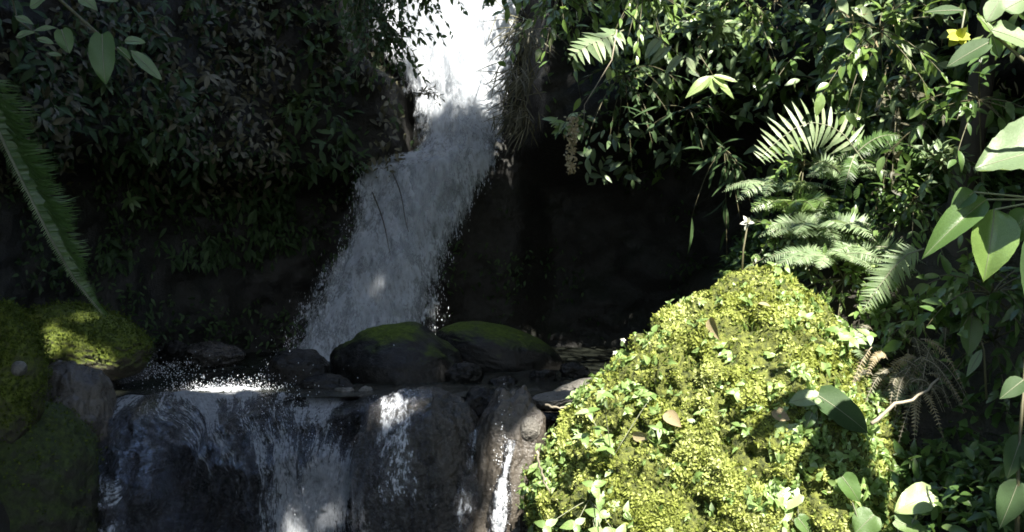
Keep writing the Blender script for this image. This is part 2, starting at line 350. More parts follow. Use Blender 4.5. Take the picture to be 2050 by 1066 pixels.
rock('mossy_boulder', 1000, 715, 270, 125, 6.95, 8, 'dark_boulder', 'long low boulder with olive moss on top, behind and right of the domed pool boulder', tilt=-.28, p=2.2, amp=.08, fine=.02)
rock('pool_rock', 596, 758, 130, 122, 5.95, 14, 'black_rock', 'small black wet rock with peaked top in the pool, left of the domed boulder', 'rock', amp=.2)
rock('pool_rock', 650, 782, 120, 66, 5.75, 19, 'black_rock', 'low grey wet rock in front of the peaked black rock', 'rock', amp=.2)
rock('pool_rock', 420, 712, 130, 55, 7.0, 23, 'wet_rock', 'low dark rock half awash at the back left of the pool', 'rock', amp=.2)
rock('pool_rock', 930, 750, 70, 50, 6.0, 27, 'black_rock', 'small dark rock against the right end of the domed boulder', 'rock', amp=.25)
rock('mossy_boulder', 160, 690, 270, 145, 5.7, 31, 'moss_rock', 'yellow green moss covered rounded boulder at the pool edge, under the hanging frond', tilt=-.18, p=2.2, amp=.12)
rock('mossy_boulder', 5, 760, 165, 290, 4.7, 37, 'moss_rock', 'tall green mossy boulder cut off by the left edge of the picture', amp=.14, p=2.3)
rock('mossy_boulder', 10, 1000, 370, 400, 4.85, 41, 'shade_toned_moss_rock', 'large shade-toned moss boulder at the lower left corner below the ledge', amp=.16, p=2.2)
rock('brown_boulder', 130, 870, 190, 270, 5.2, 47, 'brown_rock', 'bare brown grey rock beside the left edge of the lower cascade', amp=.2, p=2.4, cut=0)
wr, wv, wf = rock('wet_boulder', 845, 990, 280, 425, 5.12, 53, 'wet_rock', 'big wet boulder with a bluish water film between the two lower cascades', amp=.10, p=2.3, sub=7)
rock('slab_rock', 1010, 975, 150, 380, 5.05, 59, 'brown_rock', 'narrow brown rock rib carrying the thin trickle beside the mossy mound', amp=.22, p=2.4, tilt=-.18)
rock('flat_stone', 1120, 800, 130, 34, 5.2, 61, 'pebble', 'flat pale stone slab wedged above the trickle at the moss edge', 'stone', tilt=.12, amp=.2)
rock('flat_stone', 1170, 772, 110, 24, 5.6, 67, 'pebble', 'thin pale stone slab behind the wedged flat stone', 'stone', tilt=.18, amp=.25)
rock('round_stone', 1060, 860, 44, 50, 4.95, 71, 'pebble', 'small round grey stone at the left foot of the mossy mound', 'stone', amp=.1)
rock('round_stone', 38, 738, 32, 30, 4.15, 73, 'pebble', 'pale pebble resting on the green boulder at the left edge', 'stone', amp=.15, sub=4)
for i, (a, b_, s_, dd) in enumerate([(690, 790, 26, 5.6), (732, 786, 20, 5.6), (345, 706, 40, 6.7), (1010, 780, 46, 5.9), (1085, 762, 38, 6.1), (1150, 746, 36, 6.3), (968, 806, 54, 5.3)]):
    lab = ['little tan stone between the grey wet rock and the wet boulder', 'little tan stone touching the top of the wet boulder', 'dark stone in the shallows behind the yellow mossy boulder', 'broken grey stone in the gravelly outflow, nearest the wet boulder', 'broken grey stone in the middle of the gravelly outflow', 'broken grey stone at the cave end of the outflow', 'small stone at the right corner of the wet boulder'][i]
    rock('stream_stone', a, b_, s_*1.5, s_, dd, 80+i, 'pebble' if i in (0, 1) else 'black_rock', lab, 'stone', amp=.4, fine=.14, p=2.8, sub=5, rot=i*1.3, tilt=.3*math.sin(i*2.1))

# the big sunny moss mound
MC = P(1535, 1005, 4.55); MR = np.array([458/F*4.55, 0.72, 450/F*4.55])
v, f = ICO[7]; k = (np.abs(v)**1.45).sum(1)**(-1/1.45); q = v*k[:, None]*MR
q[:, 0] *= np.where(q[:, 0] > 0, 0.66, 1.0)
q = q*(1+.07*fbm(v*2.2+5, 101, 4))[:, None]
nn = norm(v/MR)
w3 = q+MC
lump = 0.055*(1-np.abs(fbm(w3*6, 103, 3)))+0.034*fbm(w3*16, 105, 3)+.016*fbm(w3*45, 106, 2)-.05*S((fbm(w3*10, 107, 3)-.16)/.2)
mound_v = w3+nn*lump[:, None]; mound_f = f
mr = root('mossy_boulder', tuple(MC-[0, 0, MR[2]]), 'huge sunlit yellow green moss covered boulder right of the cascades', 'boulder')
b = MB(); b.add(mound_v, f); b.build('rock_body', M['moss_base'], mr)
mfa = np.array(f); A, B_, C_ = mound_v[mfa[:, 0]], mound_v[mfa[:, 1]], mound_v[mfa[:, 2]]
fn = np.cross(B_-A, C_-A); area = np.linalg.norm(fn, axis=1); fn = fn/area[:, None]; cen = (A+B_+C_)/3
ok = (cen[:, 2] > -1.45); wgt = area*ok*np.where(fn[:, 1] < .35, 1, .15)
def mound_pts(n, dens=None):
    pw = wgt if dens is None else wgt*dens
    i = rng.choice(len(mfa), n, p=pw/pw.sum()); a, b2 = rng.random(n), rng.random(n); fl = a+b2 > 1; a[fl] = 1-a[fl]; b2[fl] = 1-b2[fl]
    return A[i]+(B_[i]-A[i])*a[:, None]+(C_[i]-A[i])*b2[:, None], fn[i]
fl = lump[mfa].mean(1); fl = (fl-fl.mean())/fl.std(); dn = (S((fbm(cen*11, 111, 3)+.30)/.5)+.03)*(.08+S((fl+1.1)/1.6))*(.25+.75*S((fbm(cen*4.2, 115, 3)+.33)/.3))
pts, nr = mound_pts(64000, dn)
b = MB(); d = norm(nr+rng.normal(0, .75, pts.shape)+[0, -.1, .25]); Ls = rng.uniform(.008, .020, len(pts))
tone = np.clip(.5+.9*fbm(pts*7, 113, 3)+rng.normal(0, .16, len(pts)), 0, 1)
b.leaves(pts, d, norm(nr+rng.normal(0, .5, pts.shape)), Ls, Ls*.55, 'small', .3, rnd=tone)
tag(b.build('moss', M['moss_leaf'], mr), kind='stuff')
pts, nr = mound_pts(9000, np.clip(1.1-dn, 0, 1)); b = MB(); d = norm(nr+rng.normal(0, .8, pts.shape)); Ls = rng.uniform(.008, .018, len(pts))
b.leaves(pts+nr*.002, d, nr, Ls, Ls*.6, 'small', .2); tag(b.build('shade_toned_moss', M['moss_dark'], mr), kind='stuff')  # darker moss leaves put shade into the gaps by colour

# BVH of what plants can root on
def bvh(objs):
    V = []; Fc = []; n0 = 0
    for o in objs:
        co = np.empty(len(o.data.vertices)*3); o.data.vertices.foreach_get('co', co); V.append(co.reshape(-1, 3)+np.array(o['_org'])); Fc += [tuple(i+n0 for i in p_.vertices) for p_ in o.data.polygons]; n0 += len(o.data.vertices)
    return BVHTree.FromPolygons(np.concatenate(V).tolist(), Fc)
T_cliff = bvh([cl, g]); T_m = BVHTree.FromPolygons(mound_v.tolist(), mound_f)
def hit(px, py, tree=None):
    d = Vector(norm(P(px, py, 1.0))); r = (tree or T_cliff).ray_cast(Vector((0, 0, 0)), d)
    if r[0] is None: return P(px, py, 6.0), np.array([0, -1, .2])
    nn_ = np.array(r[1][:]); nn_ = -nn_ if np.dot(nn_, d) > 0 else nn_
    return np.array(r[0][:]), nn_
def hitm(px, py): return hit(px, py, T_m)

# ------------------------------------------------------------------ water
rows = [(-200, 690, 1075), (-60, 715, 1060), (0, 738, 1042), (60, 748, 1040), (120, 782, 1032), (170, 826, 1022), (220, 846, 1014), (260, 850, 1006), (300, 840, 1000),
        (330, 722, 988), (400, 708, 955), (450, 700, 928), (500, 678, 905), (560, 634, 893), (620, 600, 886), (680, 574, 884), (735, 556, 884)]
rp = np.array(rows, float)
def falls(off, seed, grow=0.0, nu=150, nv=320):
    py = np.linspace(-200, 735, nv); L_ = np.interp(py, rp[:, 0], rp[:, 1])-grow; R_ = np.interp(py, rp[:, 0], rp[:, 2])+grow*.7
    D = np.interp(py, [-200, 200, 270, 330, 420, 735], [8.62, 8.42, 8.30, 8.12, 8.02, 7.62])
    u = np.linspace(0, 1, nu)[:, None]
    px = L_[None]+(R_-L_)[None]*u; bulge = 0.16*np.sin(np.pi*u)
    dd = D[None]-bulge-off + 0*px
    q = np.stack([(px-1025)/F*dd, dd, (533-py[None])/F*dd], -1)
    n_ = fbm(q*[7, 7, 1.6]+seed, seed, 4)*.06+fbm(q*[20, 20, 6]+seed, seed+2, 3)*.025
    q[..., 1] -= n_; e = np.minimum(u*(R_-L_)[None], (1-u)*(R_-L_)[None]); 
    leftlip = S((py-325)/20)[None]
    wid = np.interp(py, [-200, 330, 600, 735], [45, 48, 95, 120])[None]; e = np.minimum(e/(wid*(1.0 if grow > 0 else 2.2)), 1); return q, np.clip(e, 0, 1)
wf_root = root('waterfall', tuple(P(740, 720, 7.7)), 'tall white waterfall dropping between dark cliffs into the pool', 'waterfall'); wf_root['kind'] = 'structure'
for i, (off, grow, lo, hi, ek, full) in enumerate([(0.0, 10, .40, .60, .36, 1.0), (.10, 20, .46, .62, .30, .95), (.20, 34, .50, .64, .26, .9), (.26, -26, .30, .95, .75, .75)]):
    q, e = falls(off, 41+i*9, grow); fm = foammat('falling_water_%d' % i, (13-i, 13-i, 2.2+.6*i), lo, hi, ek, seed=3.1*i, full=full)
    idx = np.arange(150*320).reshape(150, 320); fq = np.stack([idx[:-1, :-1], idx[:-1, 1:], idx[1:, 1:], idx[1:, :-1]], -1).reshape(-1, 4)
    b = MB(); b.add(q.reshape(-1, 3), fq); o = b.build(['water_sheet', 'middle_water_sheet', 'front_water_sheet', 'spray_veil'][i], fm, wf_root)
    at = o.data.attributes.new('edge', 'FLOAT', 'POINT'); at.data.foreach_set('value', e.astype(np.float32).reshape(-1))
OCT = np.array([[1, 0, 0], [-1, 0, 0], [0, 1, 0], [0, -1, 0], [0, 0, 1], [0, 0, -1]], float)
OF = np.array([[0, 2, 4], [2, 1, 4], [1, 3, 4], [3, 0, 4], [2, 0, 5], [1, 2, 5], [3, 1, 5], [0, 3, 5]])
def drops(b, pos, r, stretch):
    N = len(pos); s = np.stack([r, r, r*stretch], -1); v = pos[:, None]+OCT[None]*s[:, None]
    b.add(v.reshape(-1, 3), (OF[None]+(np.arange(N)*6)[:, None, None]).reshape(-1, 3))
b = MB(); n_ = 1500
py = rng.uniform(-150, 735, n_); L_ = np.interp(py, rp[:, 0], rp[:, 1]); R_ = np.interp(py, rp[:, 0], rp[:, 2])
D = np.interp(py, [-200, 200, 270, 330, 420, 735], [8.5, 8.30, 8.18, 8.0, 7.9, 7.5])-rng.uniform(0, .3, n_)
sd = rng.random(n_); px = np.where(sd < .35, L_+rng.normal(14, 14, n_), np.where(sd < .6, R_+rng.normal(-8, 10, n_), L_+(R_-L_)*rng.random(n_)))
pos = np.stack([(px-1025)/F*D, D, (533-py)/F*D], -1)
drops(b, pos, rng.uniform(.0008, .0020, n_)*(1+rng.random(n_)**6), rng.uniform(2.5, 8, n_)); b.build('spray_drops', M['drop'], wf_root)['kind'] = 'stuff'

# pool
XS, YS = np.meshgrid(np.linspace(-3.0, 1.7, 300), np.linspace(5.42, 8.7, 240), indexing='ij')
def lipY(x): x = np.asarray(x, float); return 5.55-0.10*S((x+2.2)/0.5)*S((-.6-x)/.6)+0.26*fbm(np.stack([x*2.1, 0*x, 0*x], -1), 21, 4)-.14*S((x+2.0)/1.3)
YS = lipY(XS)-.02+(YS-5.42)/3.28*(8.7-lipY(XS))
h = 0.018*fbm(np.stack([XS*5, YS*5, 0*XS], -1), 61, 4)
spx = XS/YS*F+1025; spy = 533+2200*.64/YS
fo = .12+.75*np.exp(-(((XS+1.15)/.55)**2+((YS-7.65)/.35)**2))+.5*np.exp(-(((XS+1.45)/.30)**2+((YS-5.62)/.10)**2))+.28*np.exp(-(((XS+1.4)/.75)**2+((YS-6.1)/.5)**2))+.22*S((XS+.1)/.5)+.10*S((XS+.5)/.2)*S((6.1-YS)/.3)
h = h+.010*S((fo-.45)/.5)*(1+fbm(np.stack([XS*22, YS*22, 0*XS], -1), 63, 3)) 
pl = sheet('pool_water', np.stack([XS, YS, -.635+h*S((YS-lipY(XS))/.12)-.012*(1-S((YS-lipY(XS))/.1))], -1), M['pool'], 300, 240, fo)
tag(pl, 'dark rippling pool between the waterfall and the rock ledge', 'water', kind='structure')

# lower cascade: film of water following the ledge face
M['film'] = filmmat('water_film', (46, 9, 1), .50, .72, flow=True, bd=.05)
us = np.linspace(-2.12, -0.60, 340); ss = np.linspace(-.12, 1.5, 320)
XS, SS = np.meshgrid(us, ss, indexing='ij'); q = ledgeP(XS, SS, .018)
q[..., 1] -= .012*(1+fbm(q*[16, 10, 7], 71, 4))
ppx = q[..., 0]/q[..., 1]*F+1025; ppy = 533-q[..., 2]/q[..., 1]*F
def blob(x, y, rx, ry, a=1.0): return a*np.exp(-(((ppx-x)/rx)**2+((ppy-y)/ry)**2))
kv = .42*S(SS/.6)*S((XS+1.95)/.5); fu = (XS+.90*kv)/(1-kv)+.03*fbm(np.stack([XS*4, SS*3, 0*XS], -1), 76, 3)
flow = np.stack([fu, SS, 0*XS], -1)
fo = .362+.46*fbm(flow*[10, 2.4, 1], 77, 5)+.12*S((.40-SS)/.35)
fo = fo+blob(635, 1015, 78, 100, .62)+blob(655, 930, 45, 60, .2)+blob(228, 1020, 30, 90, .22)+blob(300, 815, 100, 40, .20)+blob(420, 850, 40, 70, .16)+blob(450, 790, 110, 10, .35)+blob(570, 880, 60, 60, .12)
fo = fo-blob(410, 1010, 110, 120, .14)-blob(700, 850, 40, 50, .1)-.26*S((290-ppx)/60)*S((ppy-805)/40)*S((975-ppy)/50)-blob(330, 960, 60, 160, .10)
cz = sheet('cascade_water', q, M['film'], 340, 320, fo); at = cz.data.attributes.new('flow', 'FLOAT_VECTOR', 'POINT'); at.data.foreach_set('vector', flow.astype(np.float32).reshape(-1)); tag(cz, 'thin glossy cascade spilling over the dark ledge into a white patch', 'water', kind='structure')
# film over the wet boulder and the trickle on the rock rib, both shrink-wrapped on the rock below them
T_w = bvh([o for o in C.objects if o.type == 'MESH' and o.name.startswith(('wet_boulder', 'slab_rock', 'rock_ledge'))])
def wrap(name, quad, nu, nv, off, fofun, label):
    (tl, tr_, br, bl) = [np.array(c_, float) for c_ in quad]; u = np.linspace(0, 1, nu); v_ = np.linspace(0, 1, nv)
    q = np.zeros((nu, nv, 3)); pp = np.zeros((nu, nv, 2))
    for i, a in enumerate(u):
        for j, c_ in enumerate(v_):
            s_ = (tl*(1-a)+tr_*a)*(1-c_)+(bl*(1-a)+br*a)*c_; s_[0] += 5*math.sin(c_*9+a*3); pp[i, j] = s_
            h_, n1_ = hit(s_[0], s_[1], T_w); q[i, j] = h_+n1_*off
    q[..., 1] = np.minimum(q[..., 1], 5.9); q[..., 1] -= .008*(1+fbm(q*[18, 10, 7], 79, 3))
    E = np.minimum(np.minimum(u, 1-u)[:, None]*3.5, 1)*np.minimum((1-v_)[None]*3.5, 1)
    o = sheet(name, q, M['film2'], nu, nv, fofun(pp)*(.4+.6*E)-(1-E)*.55); return tag(o, label, 'water', kind='structure')
M['film2'] = filmmat('thin_water_film', (14, 9, 5), .46, .74)
wrap('water_film', [(725, 782), (865, 782), (880, 1090), (700, 1090)], 60, 130, .008, lambda p_: .40+.24*np.exp(-((p_[..., 0]-785)/55)**2-((p_[..., 1]-850)/80)**2), 'bluish film of water sliding down the wet boulder')
wrap('trickle_water', [(1010, 880), (1035, 880), (1008, 1130), (965, 1130)], 40, 110, .012, lambda p_: .72+0*p_[..., 0], 'narrow white trickle beside the mossy mound')
wrap('trickle_water', [(935, 870), (965, 850), (935, 1130), (890, 1130)], 36, 100, .01, lambda p_: .50+0*p_[..., 0], 'broken trickle between the wet boulder and the brown rib')
# splashes where water strikes: drops
b = MB()
def splash(x, y, d, sx, sy, n_, r0=.001, r1=.0035):
    p0 = P(x, y, d); k = F/d; pos = p0+rng.normal(0, 1, (n_, 3))*[sx/k, .06, sy/k]; drops(b, pos, rng.uniform(r0, r1, n_), rng.uniform(.8, 2, n_))
splash(450, 776, 5.6, 62, 5, 900, .0008, .0024); splash(440, 760, 5.7, 60, 8, 160, .001, .003); splash(640, 990, 5.05, 45, 50, 350, .001, .0025)
splash(230, 1000, 5.1, 22, 50, 450); splash(690, 705, 7.45, 60, 22, 900, .001, .0035); splash(560, 765, 5.9, 30, 18, 350, .001, .003); splash(1008, 960, 4.95, 9, 70, 500); splash(560, 850, 5.25, 70, 45, 500, .001, .003)
splash(330, 740, 5.8, 40, 12, 300, .001, .003)
tag(b.build('spray_drops', M['drop']), 'white splashing drops over the ledge and at the foot of the falls', 'spray', kind='stuff')

# ------------------------------------------------------------------ plants
def arc(base, d0, L, sag, n=10):
    """a stem from base heading d0, bending down under its weight"""
    t = np.linspace(0, 1, n)[:, None]; d0 = norm(d0); return np.asarray(base)+d0*L*t+np.array([0, 0, -1.0])*sag*L*t**2
def frond(parent, curve, plen, n=26, mat='leaf_mid', w=.2, rw=.004, side=None, name='frond', sweep=.35, hang=.15, prof_=None, rnd0=.5, face=None, one=False, both=True, stem='stem_pale'):
    """one fern frond: rachis with pinnae in two rows. Rachis is a sub-part"""
    curve = np.asarray(curve, float); t = np.linspace(0, 1, len(curve)); s_ = np.linspace(.10, 1, n)
    pt = np.stack([np.interp(s_, t, curve[:, i]) for i in range(3)], 1); tg = norm(np.stack([np.interp(s_, t, np.gradient(curve[:, i])) for i in range(3)], 1))
    fc = norm(face if face is not None else np.array([0, -.75, .65])); sd = norm(np.cross(tg, fc)); nn_ = np.cross(sd, tg)
    pr = (prof_(s_) if prof_ else np.sin(np.pi*np.clip(s_*.86+.12, 0, 1))**.8); L = plen*np.maximum(pr, .06); b = MB()
    for sg in ((1, -1) if both else (1,)):
        dr = norm(sd*sg+tg*sweep+[0, 0, -hang]+rng.normal(0, .07, sd.shape)); b.leaves(pt, dr, norm(nn_+rng.normal(0, .25, nn_.shape)), L*rng.uniform(.86, 1.1, n), L*w+.002, 'pinna', .18, rnd=np.clip(rnd0+rng.normal(0, .15, n), 0, 1), fold=.1)
    o = b.build(name, M[mat], parent); r = MB(); r.tube(curve, rw, rw*.25, 5); rr = r.build('rachis', M[stem], o) if False else None
    r2 = bpy.data.objects.new('rachis', None) if False else None
    me = MB(); me.tube(curve, rw, rw*.25, 5); k = me.build('rachis', M[stem], parent=o); return o
# a child's parent offset: objects built under a part sit at the part's own origin
def fern(px, py, label, n=8, L=.4, mat='leaf_mid', d=None, group=None, plen=.09, spread=1.0, up=.7, tree=None, sag=.55, cat='fern', npin=22, name='fern', lean=(0, -.3, 0)):
    base = P(px, py, d) if d else hit(px, py, tree)[0]
    r = root(name, tuple(base), label, cat, group)
    for i in range(n):
        a = i/n*2*math.pi+rng.uniform(-.3, .3); dv = np.array([math.cos(a)*spread, math.sin(a)*spread*.8, up])+np.array(lean)
        l = L*rng.uniform(.75, 1.1); frond(r, arc(base, dv, l, sag*rng.uniform(.8, 1.25)), plen*rng.uniform(.85, 1.1), npin, mat, w=.13, rnd0=rng.uniform(.15, .85), face=norm(np.array([dv[0]*.3, -.45, .6])+rng.normal(0, .35, 3)), rw=.003)
    return r
def shrub(px, py, label, n=7, L=.3, mat='leaf_mid', d=None, leaf=.06, lw=.4, per=9, shape='lance', group=None, hang=.5, dirv=(0, -.5, .3), spread=.8, tree=None, name='shrub', cat='shrub', droop=.3, twig=.0035, stem='stem'):
    base = P(px, py, d) if d else hit(px, py, tree)[0]
    r = root(name, tuple(base), label, cat, group); st = MB(); lf = MB()
    for i in range(n):
        dv = norm(np.array(dirv)+rng.normal(0, spread*.5, 3)*[1, .6, 1]); c = arc(base, dv, L*rng.uniform(.5, 1.1), hang*rng.uniform(.6, 1.3), 8); st.tube(c, twig, twig*.4, 4)
        m = per; s_ = np.sort(rng.uniform(.2, 1, m)); s_[-1] = 1; t = np.linspace(0, 1, 8)
        pt = np.stack([np.interp(s_, t, c[:, k]) for k in range(3)], 1); tg = norm(c[-1]-c[0])
        dd = norm(tg*.7+rng.normal(0, .6, (m, 3))+[0, -.25, -.25]); l = leaf*rng.uniform(.6, 1.15, m)
        lf.leaves(pt, dd, norm(rng.normal(0, .4, (m, 3))+[0, -.5, .8]), l, l*lw*rng.uniform(.8, 1.2, m), shape, droop*rng.uniform(.4, 1.4, m))
    st.build('stems', M[stem], r); lf.build('foliage', M[mat], r); return r
def sprig(px, py, label, n=6, L=.07, w=.3, mat='leaf_mid', d=None, group=None, tree=None, shape='lance', down=.5, name='herb', cat='plant', off=.05, tiers=1, stemlen=.06):
    """whorls of leaflets that droop from a short stalk"""
    if d: base = P(px, py, d); nm = np.array([0, -1, .2])
    else: base, nm = hit(px, py, tree)
    r = root(name, tuple(base), label, cat, group); st = MB(); lf = MB()
    for k in range(tiers):
        tip = base+norm(nm+rng.normal(0, .5, 3)*(tiers > 1)+[0, 0, .35])*stemlen*(1+.8*k*rng.random()); st.tube(arc(base, tip-base, np.linalg.norm(tip-base), .1, 5), .002, .0015, 4)
        a = np.linspace(0, 2*math.pi, n, endpoint=False)+rng.uniform(0, 6); ax = norm(nm*.4+[0, -.5, .7]); e1 = norm(np.cross(ax, [1, 0.1, 0])); e2 = np.cross(ax, e1)
        dd = norm(e1*np.cos(a)[:, None]+e2*np.sin(a)[:, None]+ax*.15+[0, 0, -down]+rng.normal(0, .12, (n, 3))); l = L*rng.uniform(.75, 1.15, n)
        tp = st.v[-1].reshape(-1, 3)[-1]; lf.leaves(np.repeat(tp[None], n, 0), dd, np.repeat(ax[None], n, 0), l, l*w, shape, .3)
    st.build('stem', M['stem_pale'], r); lf.build('leaves', M[mat], r); return r
def bigleaf(parent, bpx, tpx, d, w, shape='heart', mat='leaf_bright', nrm=(0, -.8, .6), droop=.15, fold=.2, rnd=.5, dtip=0.0, petiole=None, pr=.003, label=None):
    """one large leaf from its base to its tip, given in photograph pixels and metres away; its petiole is a sub-part"""
    a = P(*bpx, d); t = P(*tpx, d+dtip); L = np.linalg.norm(t-a); b = MB(); w_ = w/F*d
    u, hw = SHAPES[shape]; uu = np.linspace(u[0], u[-1], 17); hh = np.interp(uu, u, hw); nvv = 9
    dv = norm(t-a); sd = norm(np.cross(dv, nrm)); up = np.cross(sd, dv); vv = np.linspace(-1, 1, nvv)
    Q = []
    ph = rng.uniform(0, 6)
    for i, x in enumerate(uu):
        for v_ in vv:
            z = fold*abs(v_)*hh[i]*w_*.5-droop*L*x*x+droop*L*x + .018*w_*math.cos(x*46+abs(v_)*6)*abs(v_)+.05*w_*math.sin(x*7+ph+v_*2)*abs(v_)
            Q.append(a+dv*L*(x-.06*abs(v_)*(shape == 'heart')*(1-x))+sd*v_*hh[i]*w_*.5+up*z)
    idx = np.arange(17*nvv).reshape(17, nvv); fq = np.stack([idx[:-1, :-1], idx[:-1, 1:], idx[1:, 1:], idx[1:, :-1]], -1).reshape(-1, 4)
    b.add(np.array(Q), fq, rnd); o = b.build('leaf', M[mat], parent)
    if label: o['label'] = label
    rb = MB(); k = 4; mid = np.array([Q[i*nvv+nvv//2] for i in range(17)])+up*(-.0005)-np.array(nrm)*0; rb.tube(mid+np.array([0, -.0015, .0005]), .0016*max(1, w_/.1), .0005, 4); rb.build('midrib', M['stem_pale'], o)
    if petiole is not None:
        pts_ = np.array([P(x, y, dd) for x, y, dd in petiole]+[a]); t0 = np.linspace(0, 1, len(pts_)); ts = np.linspace(0, 1, 10); sm = np.stack([np.interp(ts, t0, pts_[:, i]) for i in range(3)], 1)
        pb = MB(); pb.tube(sm, pr, pr*.7, 6); pb.build('petiole', M['stem_pale'], o)
    return o

# --- left: hanging frond, near branch
r = root('hanging_frond', tuple(P(-40, 150, 3.5)), 'long dark green frond hanging down along the left edge, tip above the mossy boulder', 'fern')
cv = np.array([P(x, y, 3.45+.03*math.sin(i*1.3)) for i, (x, y) in enumerate([(-70, 90), (-30, 200), (15, 300), (60, 392), (105, 482), (150, 560), (207, 630)])]); ts = np.linspace(0, 1, 40); cvs = np.stack([np.interp(ts, np.linspace(0, 1, 7), cv[:, i]) for i in range(3)], 1)
for rep in range(3):
    frond(r, cvs+[0, .015*rep, 0], .135, 230, 'leaf_mid', w=.04, rw=.0035 if rep == 0 else .001, sweep=.35+.25*rep, hang=.05+.16*rep, both=False, face=(0.25*rep-.2, 1, .3*rep-.2), name='frond', rnd0=.35+.1*rep, prof_=lambda s: np.clip((1.0-.25*s-.68*S((s-.55)/.45)), .05, 1)*(1+.12*np.sin(s*37)))
frond(r, cvs+[0, -.01, 0], .022, 120, 'leaf_pale', w=.10, rw=.003, sweep=.2, hang=.1, both=False, face=(0, -1, 0), name='frond', rnd0=.2)

r = root('overhanging_branch', tuple(P(110, -60, 2.9)), 'thin branch with pale oval leaves reaching in from the upper left corner', 'branch')
b = MB(); cvb = np.array([P(60, -90, 2.9), P(120, 0, 2.9), P(165, 40, 2.88), P(205, 75, 2.86), P(240, 105, 2.85), P(270, 135, 2.85)]); b.tube(cvb, .006, .002, 6)
b.tube(np.array([P(60, -90, 2.9), P(20, -20, 2.9), P(35, 40, 2.9), P(75, 70, 2.9)]), .005, .002, 5); b.build('stem', M['stem'], r)
for bp, tp, w_, sh, mt, dr in [((60, 15), (108, -12), 34, 'ovate', 'leaf_pale', .1), ((160, -8), (196, 22), 30, 'ovate', 'leaf_pale', .1), ((190, -5), (238, 3), 22, 'lance', 'leaf_pale', .1),
        ((30, 33), (68, 50), 17, 'lance', 'leaf_pale', .1), ((32, 75), (70, 64), 22, 'lance', 'leaf_pale', .1), ((68, 62), (116, 57), 16, 'lance', 'leaf_pale', .2), ((75, 78), (108, 88), 18, 'lance', 'leaf_pale', .1),
        ((125, 65), (140, 108), 36, 'heart', 'leaf_mid', .1), ((205, 80), (212, 172), 54, 'heart', 'leaf_mid', .2), ((250, 82), (292, 86), 26, 'ovate', 'leaf_pale', .1), ((262, 102), (325, 162), 28, 'lance', 'leaf_pale', .12),
        ((95, 108), (124, 112), 14, 'lance', 'leaf_pale', .1), ((235, 95), (262, 120), 18, 'lance', 'leaf_mid', .1)]:
    bigleaf(r, bp, tp, 2.85, w_, sh, mt, droop=dr, rnd=rng.uniform(.2, .7))

# --- left cliff: dim herbs
G1 = 'dim herbs on the dark left cliff'
for a in [(172, 155, 'herb with narrow drooping leaflets below the large oval leaf of the overhanging branch', 6, .085, 'leaf_mid', 1),
          (395, 155, 'olive herb with three long arched leaflets near the middle of the dark left cliff', 5, .10, 'leaf_olive', 1),
          (460, 225, 'tan leaved herb with hanging leaflets on the left cliff', 7, .10, 'leaf_olive', 2),
          (385, 235, 'pale small-leaved herb left of the tan leaved herb', 6, .06, 'leaf_pale', 2),
          (240, 235, 'grey leaved herb with one upright leaf, left part of the cliff', 4, .06, 'leaf_olive', 2),
          (285, 295, 'tiny pale green rosette low on the left cliff', 7, .055, 'leaf_pale', 1),
          (425, 300, 'herb with two rounded pale leaves under the tan leaved herb', 3, .05, 'leaf_pale', 1),
          (330, 235, 'dull herb with oval leaves between the grey leaved and the pale herb', 5, .06, 'leaf_olive', 2),
          (380, 35, 'green herb with toothed sprays near the top of the left cliff', 8, .07, 'leaf_mid', 2),
          (540, 20, 'small pale tuft at the top of the cliff, left of the waterfall leaves', 7, .06, 'leaf_pale', 1),
          (480, 65, 'brownish herb under the pale top tuft', 6, .07, 'leaf_olive', 2),
          (250, 345, 'dark green herb at the upper edge of the left hollow', 6, .08, 'leaf_mid', 2),
          (100, 550, 'little green seedling behind the tip of the hanging frond', 5, .06, 'leaf_mid', 1),
          (415, 385, 'pale tuft where the cliff foliage ends above the hollow', 5, .05, 'leaf_pale', 1),
          (290, 20, 'bluish leaved herb beside the overhanging branch tip', 5, .08, 'leaf_dark', 2)]:
    sprig(a[0], a[1], a[2], a[3], a[4], .34, a[5], group=G1, tiers=a[6], stemlen=.12)
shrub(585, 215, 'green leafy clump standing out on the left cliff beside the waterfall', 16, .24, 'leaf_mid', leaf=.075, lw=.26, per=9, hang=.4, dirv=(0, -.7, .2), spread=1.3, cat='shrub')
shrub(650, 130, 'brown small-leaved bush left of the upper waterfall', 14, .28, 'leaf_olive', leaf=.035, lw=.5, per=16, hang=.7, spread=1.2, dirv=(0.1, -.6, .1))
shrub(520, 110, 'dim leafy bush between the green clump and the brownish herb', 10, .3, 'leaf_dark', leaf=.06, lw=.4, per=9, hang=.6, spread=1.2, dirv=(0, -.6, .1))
shrub(60, 180, 'dim bush behind the overhanging branch', 12, .35, 'leaf_dark', leaf=.08, lw=.4, per=9, hang=.5, spread=1.2)
